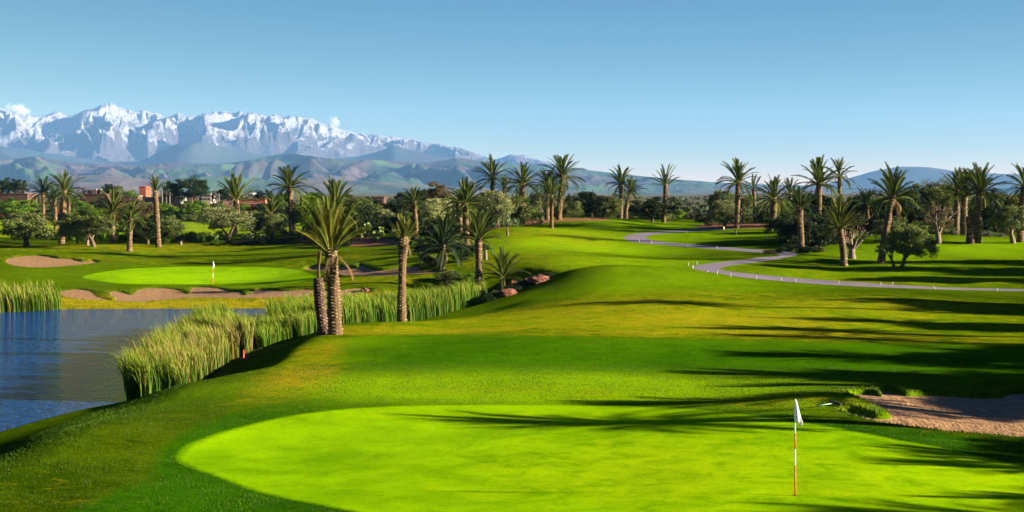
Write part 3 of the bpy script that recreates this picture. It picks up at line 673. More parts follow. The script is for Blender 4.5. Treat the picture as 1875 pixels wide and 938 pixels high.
GA = 2.399963
def palm(px, py, Y, cpx, cpy, rpx, n, style, label, group='palm trees', trunk=None, tw=None, emin=None, emax=None, kinds=None, dry=0, mat='palm_bark', bulge=.12, seed=None, messy=0):
    """px,py: foot in the view; Y its distance; cpx,cpy: where its fronds start; rpx: reach of the fronds in the view"""
    seed = seed if seed is not None else int(px * 7 + py)
    X = (px - CX) / F * Y; z0 = hz(X, Y)
    if trunk is None:
        lx = (cpx - px) / F * Y; hh = CZ + (HY - cpy) / F * Y - z0
    else: lx, hh = trunk
    return palm_at(X, Y, z0, hh, lx, rpx / F * Y, n, style, label, group, (tw / F * Y / 2) if tw else None, emin, emax, kinds, dry, mat, bulge, seed, messy)
def palm_at(X, Y, z0, hh, lx, Lf, n, style, label, group, tr=None, emin=None, emax=None, kinds=None, dry=0, mat='palm_bark', bulge=.12, seed=0, messy=0):
    r = random.Random(seed); bias = r.uniform(2, 13) + 8 * messy; ba = r.uniform(0, 6.28); drop = r.uniform(.04, .22) + .1 * messy
    if dry == 0 and n > 5: dry = r.choice((0, 0, 1, 2, 3, 4))
    t = thing('palm_tree', label, 'palm tree', (X, Y, z0 - .03), 0, group)
    tr = tr or r.uniform(.21, .27); ly = r.uniform(-.2, .2)
    far = Y > 110
    if hh > .25: palm_trunk(t, tr, hh, (lx, ly), mat, bulge, seed, 18 if far else 33, .075 if far else .05, sway=r.uniform(-.08, .08))
    st = {'full': (-22, 84, ('green',)), 'round': (-35, 84, ('green',)), 'up': (22, 86, ('stiff',)), 'dark': (-22, 84, ('dark',)), 'sparse': (5, 84, ('stiff', 'green')),
          'yellow': (20, 86, ('yellow', 'stiff')), 'arch': (-5, 80, ('arch', 'green'))}[style]
    e0 = st[0] if emin is None else emin; e1 = st[1] if emax is None else emax; ks = kinds or st[2]
    n = int(n * 1.3)
    for i in range(n):
        q = (i + .5) / n; el = R(e1 + (e0 - e1) * q ** 1.15 + r.uniform(-8, 8) * (1 + .6 * messy)); az = i * GA + r.uniform(-.35, .35) + seed
        if r.random() < drop: continue
        el += R(bias) * math.cos(az - ba) * q
        k = fronds(ks[i % len(ks)]); 
        # inner fronds straight, outer ones drooping
        me = k[min(3, int(q * 3.2 + r.random() * .9))]
        ln = Lf * (1.0 + .22 * (1 - abs(q - .45))) * r.uniform(.74, 1.08)
        rr = tr * .45
        inst('frond', me, t, (lx + rr * math.cos(az) * q, ly + rr * math.sin(az) * q, hh - .12 - .25 * q), (r.uniform(-.5, .5), -el, az), ln)
    for i in range(dry):
        az = r.uniform(0, 6.28); el = R(r.uniform(-65, -20))
        o = inst('frond', fronds('dry')[r.randrange(4)], t, (lx, ly, hh - .3), (r.uniform(-.4, .4), -el, az), Lf * r.uniform(.6, .95)); 
    return t

# px, py, Y, crown px, crown py, reach px, fronds, style, label, extras
PALMS = [
 (112.6,447,182,118,347,36,40,'full','tall straight palm with a wide full crown, farthest left of the palms beyond the pond',dict(tw=12)),
 (290,454,175,284,348,27,17,'up','slim tall palm with a narrow brush of upright fronds and bare trunk',dict(tw=10,emin=38)),
 (237,460,168,239,398,33,38,'full','short palm with pale trunk and bushy crown left of the slim tall palm',dict(tw=10)),
 (207.6,446,182,206,385,38,40,'full','short stout palm with dense crown directly left of the pale trunked palm',dict(tw=10)),
 (430,434,205,432,362,46,28,'up','palm with long loose spiky crown rising behind the grey olive tree',dict(tw=9,emin=12)),
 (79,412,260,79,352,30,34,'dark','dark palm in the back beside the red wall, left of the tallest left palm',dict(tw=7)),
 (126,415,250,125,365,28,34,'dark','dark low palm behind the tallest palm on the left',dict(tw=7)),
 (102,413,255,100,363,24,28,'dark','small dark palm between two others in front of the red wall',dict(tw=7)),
 (534,431,190,530,340,41,44,'full','tall dense palm with a round feathery crown left of the pond-bank palms',dict(tw=11)),
 (497,440,185,495,388,30,26,'sparse','small palm with a thin arching crown beside the two dark olives',dict(tw=8)),
 (613,450,160,614,378,54,36,'full','palm standing far behind the big pond-bank palm, its crown showing above it',dict(tw=12)),
 (614,614,71.8,606,450,86,50,'yellow','large thick trunked palm on the pond bank with yellow green upright fronds',dict(tw=26,bulge=.05,emin=36,emax=89,dry=3,messy=.5)),
 (594,613,72.6,584,508,54,0,'up','leaning dead palm with one dried spear and no crown, beside the large bank palm',dict(tw=22,mat='palm_bark_dead',bulge=.1)),
 (736,591,79.2,739,432,41,22,'yellow','slender palm on the pond bank among the reeds with a small yellowish tuft',dict(tw=16,bulge=.42,emin=42,emax=88)),
 (762,444,165,758,368,32,34,'full','slim palm with pale trunk and full crown behind the earth bed',dict(tw=9)),
 (855,454,150,853,370,42,44,'round','palm with drooping skirt of fronds before the pale willowy tree',dict(tw=12,dry=5)),
 (843,452,153,839,372,30,14,'round','palm leaning close on the left to the palm with drooping skirt',dict(tw=10,dry=3)),
 (876,516,118,876,432,52,30,'up','palm with blue green upright fronds and rough trunk above the reed bed',dict(tw=14,emin=8,kinds=('green','stiff'))),
 (808,496,125,811,447,54,38,'dark','low dark palm with huge hanging fronds left of the rough trunked palm',dict(tw=12)),
 (921,513,118,921,500,45,36,'up','trunkless young palm growing as a bush beside the red rocks',dict(tw=10,emin=-5,kinds=('green','stiff'))),
 (902,405,192,902,322,37,36,'full','palm with a dark flat crown standing left above the ridge trees',dict(tw=9)),
 (924,405,205,924,345,24,30,'full','lower palm half hidden behind the ridge palms',dict(tw=7)),
 (956,412,185,957,334,36,42,'full','tall palm with rusty trunk first on the left of the ridge top lawn',dict(tw=11)),
 (1002,400,190,1003,338,32,40,'full','palm with pale trunk between two taller ridge palms',dict(tw=9)),
 (992,404,186,986,362,20,6,'sparse','short leaning palm with a nearly bare head among the ridge palms',dict(tw=8,mat='palm_bark_dead')),
 (1023,401,190,1029,320,40,42,'full','tallest ridge palm, its pale trunk leaning slightly right',dict(tw=11)),
 (1010,422,175,1010,356,30,32,'round','small slim palm standing in front on the lit grass of the ridge',dict(tw=7)),
 (1136,400,205,1137,333,31,38,'full','taller straight palm of the pair standing on the crest',dict(tw=8)),
 (1145,401,204,1154,350,27,36,'full','shorter right leaning palm of the pair on the crest',dict(tw=8)),
 (1215,408,195,1219,336,34,15,'arch','palm with sparse raised fronds and two long hooked hanging ones',dict(tw=9,emin=25,kinds=('stiff','green'))),
 (1349,417,180,1352,330,40,42,'full','tall lone palm with a big round crown beside the earth mound',dict(tw=10)),
 (1382,409,200,1379,346,26,13,'sparse','thin distant palm with sparse fronds right of the lone tall palm',dict(tw=7)),
 (1414,422,175,1417,360,40,38,'round','palm with a thick dark trunk at the left end of the right hand grove',dict(tw=13)),
 (1447,412,190,1447,352,28,26,'full','narrow palm just right of the thick dark trunked one',dict(tw=7)),
 (1500,440,155,1500,332,46,42,'full','tall palm with wide crown rising out of the dark bush',dict(tw=11)),
 (1536,425,185,1537,320,33,26,'full','highest thin palm with open crown behind the yellowish palm',dict(tw=8)),
 (1468,466,136,1465,378,38,16,'up','greyish palm with whitish lower trunk and ragged thin crown by the path bushes',dict(tw=12,dry=5,emin=10)),
 (1545,491,125,1537,412,52,38,'yellow','palm with pale straight trunk and spreading yellow green fronds beside the path',dict(tw=13,emin=-8,emax=80,kinds=('yellow','green'))),
 (1613,488,126,1634,358,56,40,'full','tall palm leaning to the right behind the round olive tree',dict(tw=15,emin=-12,dry=3)),
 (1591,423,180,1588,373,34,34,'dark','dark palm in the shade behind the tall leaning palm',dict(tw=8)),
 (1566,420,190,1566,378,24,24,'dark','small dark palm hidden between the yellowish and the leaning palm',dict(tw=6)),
 (1750,415,168,1752,345,36,36,'full','leftmost palm of the tight trio on the right lawn',dict(tw=12)),
 (1766,429,160,1767,355,44,38,'up','middle palm of the tight trio with the tallest crown',dict(tw=13,emin=0,kinds=('green','stiff'))),
 (1790,442,150,1796,348,48,44,'full','right palm of the tight trio with the broad spreading crown',dict(tw=15)),
 (1776,443,149,1775,396,20,2,'up','sawn off palm stump with no crown before the trio of palms',dict(tw=14,mat='palm_bark_dead')),
 (1868,443,150,1876,338,40,40,'round','palm cut by the right edge of the picture with pale grey trunk',dict(tw=14)),
 (304,372,420,304,352,14,26,'dark','tiny far palm beside the poles of the village',dict(tw=3)),
 (1460,420,180,1460,372,30,26,'dark','dark low palm behind the ragged greyish palm',dict(tw=7)),
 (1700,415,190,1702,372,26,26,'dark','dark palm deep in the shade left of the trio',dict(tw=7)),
]
for p_ in PALMS: 
    ex = p_[9]; t_ = palm(*p_[:9], **ex)
    if p_[0] == 594:     # the dried spear on the dead palm
        X0 = (584 - 594) / F * 72.6; top = max(c.dimensions.z for c in t_.children)
        mb = MB(); mb.tube([(X0, 0, 2.6), (X0 - .02, 0, 3.5), (X0 + .0, 0, 4.4)], [.10, .06, .03], 6); s_ = mb.build('spear', M['frond_dry'], t_)
        for i in range(9):
            inst('frond', fronds('drystiff')[i % 3], t_, (X0 - .01, 0, 3.15), (i * .8, -R(84 + (i % 3) * 3), i * GA), 1.35 * (1 - .05 * i))
# shadow casting palms that stand beyond the right edge of the picture
def off_palm(tip, Hh, label, reach=2.7, n=36, style='full'):
    x, y = raycast([tip], h1)[0]
    X = x + Hh * SUN_DIR.x / SUN_DIR.z; Y = y + Hh * SUN_DIR.y / SUN_DIR.z; z = hz(X, Y)
    palm_at(X, Y, z, Hh - reach * .95, 0, reach, n, style, label, 'palms beyond the right edge', seed=int(tip[0]))
OFF = 'tall palm beyond the right edge whose long shadow falls on the grass'
for tip, Hh, rc, lb in [((775,763),8.2,1.9,'palm beyond the right edge casting the long shadow across the near green'),((1070,736),7.6,1.8,'palm beyond the right edge casting the short shadow behind the near green'),
        ((1345,648),8.5,2.2,'palm beyond the right edge casting the upper shadow on the dark green fairway'),((1365,686),9,2.4,'palm beyond the right edge casting the lower shadow on the dark green fairway'),((1420,706),8.6,2.2,'palm beyond the right edge casting the shadow that reaches the bunker tongue'),
        ((1330,601),8.5,2.2,'palm beyond the right edge casting the long shadow above the dark green fairway'),((1380,614),8.0,2.0,'palm beyond the right edge casting a second shadow above the dark green fairway'),((1500,584),9,2.2,'palm beyond the right edge casting the shadow farthest up the slope'),
        ((1490,932),7,1.7,'palm beyond the right edge casting the shadow on the bottom edge of the green'),((1660,826),6.5,1.6,'palm beyond the right edge casting a shadow on the green rim'),((1810,909),6.4,1.5,'palm beyond the right edge casting the shadow in the bottom right corner'),
        ((1000,563),9.0,1.6,'palm beyond the right edge casting the thin line of shadow over the mound'),((1640,846),6.0,1.3,'small palm beyond the right edge shading the rim of the green')]:
    off_palm(tip, Hh, lb, rc, 60)

# ------------------------------------------------------------------ broadleaf trees
def crown_mesh(seed, nclump, leaves, size=(1, 1, .8), leaf=.075, name='crown', flat=.35, clump_r=.26, hole=.0):
    """unit crown: clumps of small leaf faces on twigs, spread through an uneven volume (radius about 1)"""
    r = np.random.default_rng(seed); cs = []
    k = 0
    while len(cs) < nclump and k < 5000:
        k += 1
        d = r.normal(size=3); d /= np.linalg.norm(d); rad = r.random() ** .38
        p = d * rad * (1 + .16 * math.sin(3 * d[0] + seed) + .14 * math.cos(4 * d[1] - seed))
        if p[2] < -flat * 1.0 - .1 * r.random(): continue
        if all(np.linalg.norm(p - q) > clump_r * .62 for q in cs): cs.append(p)
    V = []; Fc = []; tint = []
    per = leaves // max(1, len(cs))
    for c in cs:
        cr = clump_r * r.uniform(.6, 1.25); m_ = int(per * r.uniform(.6, 1.4)); ti = r.random()
        d = r.normal(size=(m_, 3)); d /= np.linalg.norm(d, axis=1)[:, None]; rr = r.random(m_) ** .45
        pos = c + d * (rr * cr)[:, None] * np.array([1, 1, .75])
        ax = r.normal(size=(m_, 3)) + d * .8 + np.array([0, 0, .3]); ax /= np.linalg.norm(ax, axis=1)[:, None]
        sd = np.cross(ax, r.normal(size=(m_, 3))); sd /= np.linalg.norm(sd, axis=1)[:, None] + 1e-9
        s = leaf * r.uniform(.6, 1.3, m_)[:, None]
        a = pos - ax * s * .5; b_ = pos + sd * s * .32; c2 = pos + ax * s * .6; d2 = pos - sd * s * .32
        k0 = len(V) * 4
        V.append(np.stack([a, b_, c2, d2], 1).reshape(-1, 3)); tint.append(np.repeat(np.clip(ti * .6 + r.random(m_) * .5, 0, 1), 4))
    V = np.concatenate(V) * np.array(size); tint = np.concatenate(tint); nq = len(V) // 4
    Fq = np.arange(nq * 4).reshape(nq, 4)
    o = mesh_obj(name, V, Fq, None, None, False, {'tint': tint}); me = o.data; bpy.data.objects.remove(o)
    return me
CR = {}
CSPEC = {'dense': (58, 11000, .085, .55, .33), 'loose': (50, 8000, .085, .45, .29), 'airy': (45, 2600, .08, .35, .22), 'big': (85, 17000, .065, .6, .28), 'bush': (38, 4200, .12, .25, .32)}
def crown(kind, mat, var):
    key = (kind, mat, var)
    if key not in CR:
        nc, nl, lf, fl, cr = CSPEC[kind]; base = CR.get((kind, var))
        if base is None: base = crown_mesh(100 + var * 13 + len(kind), nc, nl, leaf=lf, flat=fl, clump_r=cr); CR[(kind, var)] = base
        me = base.copy(); me.materials.append(M[mat]); CR[key] = me
    return CR[key]
def limb_mesh(seed, h, spread, rad, nl=4, twig=2, kink=.12):
    r = random.Random(seed); mb = MB(); ends = []
    def grow_(p, d, ln, ra, depth):
        pts_ = [p]; rads = [ra]; q = Vector(p); dd = Vector(d).normalized()
        for i in range(4):
            dd = (dd + Vector((r.uniform(-1, 1), r.uniform(-1, 1), r.uniform(-.3, .5))) * kink).normalized()
            q = q + dd * ln / 4; pts_.append(tuple(q)); rads.append(ra * (1 - .12 * (i + 1)))
        mb.tube(pts_, rads, 7 if depth == 0 else 5)
        if depth >= twig: ends.append(tuple(q)); return
        for i in range(2 + (r.random() < .5)):
            a = r.uniform(0, 6.28); nd = (dd + Vector((math.cos(a), math.sin(a), r.uniform(-.1, .5))) * .7).normalized()
            grow_(tuple(q), nd, ln * r.uniform(.55, .8), ra * .52, depth + 1)
    mb.tube([(0, 0, -.3), (0, 0, .05), (r.uniform(-.05, .05), 0, h * .16), (r.uniform(-.1, .1), 0, h * .28)], [rad * 1.5, rad * 1.25, rad, rad * .95], 9)
    for i in range(nl):
        a = 6.28 * i / nl + r.uniform(-.4, .4) + seed
        grow_((0, 0, h * .24), (math.cos(a) * spread, math.sin(a) * spread, 1), h * .42, rad * .62, 0)
    return mb
LM = {}
def tree(px, py, Y, x0, y0, x1, y1, kind, mat, label, group, nl=3, rad=None, bark_='olive_bark', var=None, name='olive_tree', cat='tree', depth=1.0, extra_trunk=None, twig=1):
    """crown box in view pixels x0..x1, y0..y1"""
    X = (px - CX) / F * Y; z0 = hz(X, Y)
    t = thing(name, label, cat, (X, Y, z0 - .02), 0, group)
    cxp = ((x0 + x1) / 2 - CX) / F * Y - X; rx = (x1 - x0) / 2 / F * Y
    zt = CZ + (HY - y0) / F * Y - z0; zb = CZ + (HY - y1) / F * Y - z0
    var = var if var is not None else int(px) % 4; rz_ = (int(px * 3.7) % 628) / 100
    nc, nlv, lf, fl, cr = CSPEC[kind]
    hz2 = (zt - zb) / (1.02 + fl + .15); cz_ = zt - hz2 * 1.02
    o = inst('crown', crown(kind, mat, var), t, (cxp, 0, cz_), (0, 0, rz_), (rx * 1.1, rx * 1.1 * depth, hz2 * 1.08))
    if py is not None and bark_:
        hh = max(zt * .75, .8); sp = min(1.2, rx / max(hh, .1) * .9)
        mb = limb_mesh(int(px) + 5, hh, sp, rad or max(.11, .05 * hh), nl, twig); tr = mb.build('trunk', M[bark_], t, True)
        tr.location.x = 0
        if abs(cxp) > .5:
            v = np.empty(len(tr.data.vertices) * 3, dtype=np.float32); tr.data.vertices.foreach_get('co', v); v = v.reshape(-1, 3)
            v[:, 0] += cxp * np.clip(v[:, 2] / max(cz_, .5), 0, 1); tr.data.vertices.foreach_set('co', v.ravel()); tr.data.update()
    return t
OG = 'olive trees round the fairways'; BG = 'trees behind the far lawn'; SG = 'shrubs'
TREES = [
 (47.5,451,175,-6,383,92,440,'loose','olive','spreading pale olive tree with a fork of bare limbs at the left edge',OG,dict(nl=4,rad=.34,twig=2,depth=.9)),
 (172,454,172,118,386,200,436,'dense','olive','round dark olive tree with a short trunk between two left palms',OG,dict(nl=3,rad=.25)),
 (142,447,183,120,380,172,432,'loose','green_leaf','light green tree directly right of the tallest left palm',OG,dict(nl=3,rad=.15)),
 (271,445,178,244,394,302,438,'loose','dark_leaf','dark loose olive tree behind the slim tall palm, left half',OG,dict(nl=3,rad=.16)),
 (300,440,186,288,392,336,432,'loose','olive','olive tree right of the slim tall palm',OG,dict(nl=3,rad=.14)),
 (419,444,180,376,375,458,422,'dense','olive_pale','large grey green olive tree with a leaning thick trunk by the far lawn',OG,dict(nl=3,rad=.30,twig=2)),
 (466,440,185,444,386,482,426,'loose','dark_leaf','left one of two small dark olives on thin trunks',OG,dict(nl=3,rad=.14)),
 (483,440,185,474,388,520,430,'loose','olive','right one of two small olives on thin trunks',OG,dict(nl=3,rad=.13)),
 (551,434,190,540,350,592,420,'dense','green_leaf','leafy green tree right behind the round feathery palm',OG,dict(nl=3,rad=.2)),
 (640,440,180,598,365,690,440,'dense','dark_leaf','wide dark tree mass behind the large bank palm',OG,dict(nl=3,rad=.25)),
 (560,440,176,556,398,612,446,'dense','dark_leaf','low dark thicket left of the large bank palm',OG,dict(nl=3,rad=.2)),
 (640,428,200,604,352,690,400,'dense','olive','broad grey green tree behind the wide dark mass',OG,dict(nl=3,rad=.2)),
 (692,425,190,660,374,714,424,'dense','olive_pale','round silvery olive tree over the brown earth bed',OG,dict(nl=3,rad=.14)),
 (725,428,190,704,384,752,436,'dense','dark_leaf','dark shrubby tree between silvery olive and slim palm',OG,dict(nl=3,rad=.14)),
 (735,420,215,720,346,760,400,'loose','dark_leaf','tall thin cypress like tree behind the slim palm',OG,dict(nl=3,rad=.14)),
 (803,425,185,772,358,836,412,'dense','olive_pale','wide pale olive tree between two pale trunked palms',OG,dict(nl=3,rad=.2)),
 (790,440,170,760,396,836,452,'dense','dark_leaf','dark thicket under the wide pale olive tree',OG,dict(nl=3,rad=.2)),
 (806,400,230,780,330,826,372,'loose','brown_leaf','tall brownish tree at the back above the pale olive',OG,dict(nl=3,rad=.2,var=1)),
 (911,418,172,874,342,940,412,'dense','olive_pale','bright willowy pale green tree left of the rusty trunked palm',OG,dict(nl=4,rad=.2,twig=2)),
 (935,410,185,920,352,990,416,'dense','olive','mid green tree behind the rusty trunked palm',OG,dict(nl=3,rad=.2)),
 (1043,402,195,1025,364,1066,404,'loose','olive','small pale olive right of the tallest ridge palm',OG,dict(nl=3,rad=.1)),
 (1083,401,198,1056,346,1106,396,'dense','dark_leaf','left dark olive tree of the twin olives on the crest',OG,dict(nl=4,rad=.22)),
 (1104,401,199,1090,350,1132,394,'dense','olive','right dark olive tree of the twin olives on the crest',OG,dict(nl=4,rad=.2)),
 (1194,408,195,1160,356,1236,398,'loose','dark_leaf','dark multi stemmed olive left of the hooked frond palm',OG,dict(nl=5,rad=.2,twig=2)),
 (1327,416,184,1294,362,1348,410,'dense','olive_pale','round olive tree with rusty forked trunk left of the lone tall palm',OG,dict(nl=4,rad=.2,twig=2)),
 (1335,409,200,1294,344,1342,384,'loose','olive','darker olive rising behind the forked trunk olive',OG,dict(nl=3,rad=.2)),
 (1360,410,200,1342,348,1378,398,'loose','olive','olive tree just right of the lone tall palm',OG,dict(nl=3,rad=.2)),
 (1398,412,195,1380,362,1414,410,'loose','olive_pale','thin olive tree between the sparse palm and the thick trunked palm',OG,dict(nl=3,rad=.14)),
 (1436,420,180,1420,362,1450,412,'dense','green_leaf','green tree behind the narrow palm',OG,dict(nl=3,rad=.14)),
 (1482,447,150,1440,376,1532,452,'big','dark_leaf','very dark big round bush with foliage down to the ground beside the path',OG,dict(nl=3,rad=.2,twig=1)),
 (1520,440,160,1490,384,1540,454,'dense','dark_leaf','dark foliage right of the very dark round bush',OG,dict(nl=3,rad=.2)),
 (1650,497,121,1632,397,1706,474,'big','olive','round leafy olive tree on two crossing trunks in front of the lawn slope',OG,dict(nl=4,rad=.17,twig=2)),
 (1637,496,122,1600,420,1650,466,'airy','olive_pale','thin grey olive half of the crossing trunk pair, left side',OG,dict(nl=3,rad=.13,twig=2)),
 (1718,446,148,1690,362,1748,424,'airy','brown_leaf','twisted greyish olive with nearly bare upright limbs left of the trio',OG,dict(nl=4,rad=.3,twig=2,bark_='pale_bark')),
 (1680,425,175,1638,350,1700,430,'big','dark_leaf','dark tall tree mass behind the round leafy olive',OG,dict(nl=3,rad=.25)),
 (1706,415,185,1684,318,1752,400,'big','olive','tallest broad tree behind the twisted olive',OG,dict(nl=3,rad=.25)),
 (1822,420,172,1798,356,1840,424,'dense','dark_leaf','dark tree behind the broad crowned palm of the trio',OG,dict(nl=3,rad=.2)),
 (1855,443,149,1812,370,1876,424,'loose','olive','olive tree with pale fluted trunk near the right edge',OG,dict(nl=4,rad=.26,twig=2,bark_='pale_bark')),
 (1840,415,180,1820,352,1880,392,'dense','olive','tree behind the pale fluted trunk olive',OG,dict(nl=3,rad=.2)),
 (1600,418,190,1596,366,1636,410,'dense','olive','grey tree between the dark palm and the leaning palm',OG,dict(nl=3,rad=.2)),
 (1645,410,205,1640,352,1690,404,'dense','dark_leaf','dark tree at the back of the right hand grove',OG,dict(nl=3,rad=.2)),
 (1500,412,200,1470,350,1530,404,'dense','dark_leaf','dark tree rising behind the very dark round bush',OG,dict(nl=3,rad=.2)),
 # background trees on the left
 (22,366,480,-6,322,26,356,'dense','dark_leaf','dark eucalyptus group at the far left edge, left tree',BG,dict(nl=3,rad=.4,name='distant_tree')),
 (38,366,480,20,326,48,356,'dense','dark_leaf','dark eucalyptus group at the far left edge, right tree',BG,dict(nl=3,rad=.4,name='distant_tree')),
 (195,370,430,186,334,206,360,'dense','dark_leaf','small dark round tree above the long brown building',BG,dict(nl=3,rad=.3,name='distant_tree')),
 (220,370,430,206,337,226,358,'loose','olive','small open tree right of the long brown building',BG,dict(nl=3,rad=.3,name='distant_tree')),
 (240,372,420,226,346,250,362,'loose','green_leaf','low green tree left of the red block',BG,dict(nl=3,rad=.3,name='distant_tree')),
 (152,372,430,142,339,162,360,'airy','brown_leaf','small bare brownish tree behind the tallest left palm',BG,dict(nl=3,rad=.3,name='distant_tree')),
 (312,368,440,300,328,330,364,'dense','dark_leaf','smaller of the two big dark trees of the village',BG,dict(nl=3,rad=.5,name='distant_tree')),
 (350,368,440,326,318,382,364,'big','dark_leaf','largest dark spreading tree of the village in the left distance',BG,dict(nl=4,rad=.6,name='distant_tree')),
 (392,370,430,386,350,396,366,'loose','dark_leaf','tiny dark tree left of the tall poles',BG,dict(nl=3,rad=.3,name='distant_tree')),
 (408,370,430,398,341,418,366,'dense','dark_leaf','narrow dark tree right of the tall poles',BG,dict(nl=3,rad=.3,name='distant_tree')),
 (470,372,420,466,346,486,368,'loose','dark_leaf','dark open tree beside the cream houses',BG,dict(nl=3,rad=.3,name='distant_tree')),
 (488,372,400,484,344,500,372,'loose','dark_leaf','dark open tree left of the feathery palm crown',BG,dict(nl=3,rad=.3,name='distant_tree')),
 (510,378,330,498,350,530,384,'dense','green_leaf','green tree behind the feathery palm trunk, left side',BG,dict(nl=3,rad=.3,name='distant_tree')),
 (575,378,330,560,348,600,384,'dense','green_leaf','green tree behind the large bank palm, left side',BG,dict(nl=3,rad=.3,name='distant_tree')),
 (32,394,330,2,360,62,392,'dense','green_leaf','wide low green tree in front of the red wall at the left',BG,dict(nl=3,rad=.3,name='broad_tree',cat='tree')),
 (324,403,318,300,372,342,404,'dense','green_leaf','green tree above the far lawn, left of the bright pair',BG,dict(nl=3,rad=.2,name='broad_tree')),
 (350,403,318,336,362,376,404,'dense','green_leaf','taller bright green tree above the far lawn',BG,dict(nl=3,rad=.2,name='broad_tree')),
 (350,410,310,338,388,366,410,'dense','olive','rounded shrub like tree at the edge of the far lawn',BG,dict(nl=3,rad=.2,name='broad_tree')),
 (150,405,300,128,372,190,410,'dense','green_leaf','green tree in front of the long brown building',BG,dict(nl=3,rad=.2,name='broad_tree')),
 (165,420,240,122,392,184,430,'dense','dark_leaf','dark tree mass between the tallest left palm and the stout palm',BG,dict(nl=3,rad=.2,name='broad_tree')),
 (250,400,310,226,368,282,404,'loose','brown_leaf','greyish leafless tree right of the pale trunked palm',BG,dict(nl=3,rad=.2,name='broad_tree')),
 (225,425,230,196,384,262,428,'dense','dark_leaf','dark tree behind the pale trunked palm',BG,dict(nl=3,rad=.2,name='broad_tree')),
 (500,425,230,486,380,530,424,'dense','dark_leaf','dark foliage between the small arching palm and the feathery palm',BG,dict(nl=3,rad=.2,name='broad_tree')),
]
for a in TREES: 
    tree(*a[:11], **a[11])
# more trees closing the grove
MORE = [(1655,412,188,1626,336,1690,412,'big','dark_leaf'),(1690,412,196,1668,324,1726,408,'big','olive'),(1735,412,190,1716,330,1768,404,'dense','dark_leaf'),(1570,414,200,1542,346,1602,412,'big','dark_leaf'),(1490,414,182,1454,344,1530,404,'big','dark_leaf'),(1812,412,192,1796,338,1848,408,'dense','dark_leaf'),(1862,412,192,1842,342,1900,408,'big','olive'),(1478,452,147,1434,384,1506,458,'big','dark_leaf'),(1516,450,152,1490,382,1556,452,'big','dark_leaf'),(640,430,185,606,372,684,436,'big','dark_leaf'),(730,426,205,704,352,770,420,'big','dark_leaf'),(870,412,196,838,350,896,408,'big','olive'),(700,400,240,676,362,724,404,'dense','dark_leaf'),(745,405,235,740,376,790,410,'dense','dark_leaf'),(775,395,250,760,345,800,380,'dense','dark_leaf'),
        (830,395,240,822,350,862,400,'dense','dark_leaf'),(865,415,200,852,372,890,420,'dense','olive'),(886,398,240,880,345,910,390,'dense','dark_leaf'),
        (620,398,260,600,350,650,396,'dense','dark_leaf'),(666,398,260,650,356,690,396,'dense','dark_leaf'),(540,400,260,528,368,556,400,'dense','dark_leaf'),(975,398,230,965,350,1000,396,'dense','dark_leaf'),
        (1050,398,240,1030,350,1056,392,'loose','dark_leaf'),(1170,400,230,1148,368,1176,400,'dense','dark_leaf'),(1125,398,230,1118,365,1150,398,'loose','olive'),
        (1560,412,220,1548,362,1580,410,'dense','dark_leaf'),(1625,412,220,1600,350,1640,408,'dense','dark_leaf'),(1735,408,215,1720,342,1762,404,'dense','dark_leaf'),
        (1795,408,210,1776,360,1812,406,'dense','dark_leaf'),(1850,408,210,1835,352,1900,404,'dense','dark_leaf'),(1430,405,225,1416,366,1440,404,'dense','dark_leaf'),(1400,405,235,1384,372,1410,404,'dense','olive')]
WH = ['directly behind the round leafy olive crown','tall behind the round leafy olive','behind the twisted greyish olive','behind the dark palm in the grove','rising behind the very dark round bush','right behind the broad crowned palm','behind the right edge palm','making the left half of the very dark bush','making the right end of the very dark bush','right behind the large bank palm crown','between silvery olive and slim palm','left of the willowy tree top','behind the silvery olive tree','below the tall brownish tree','left of the tall brownish tree','right of the tall brownish tree','under the willowy tree','left of the flat crowned ridge palm','behind the crown of the large bank palm','between bank palm crown and silvery olive',
      'right behind the feathery palm','between the first two ridge palms','beside the tallest ridge palm','right of the crest palm pair','between twin olives and crest palm pair','behind the yellowish palm','left of the tall leaning palm','left behind the palm trio','between trio and right edge trees','at the right edge behind the fluted olive','behind the thick dark trunked palm','behind the thin sparse palm']
for a, wh in zip(MORE, WH):
    tree(*a, ('grey green' if a[8] == 'olive' else 'dark') + ' back row tree ' + wh, 'trees in the back row', nl=3, rad=.2, name='back_tree')
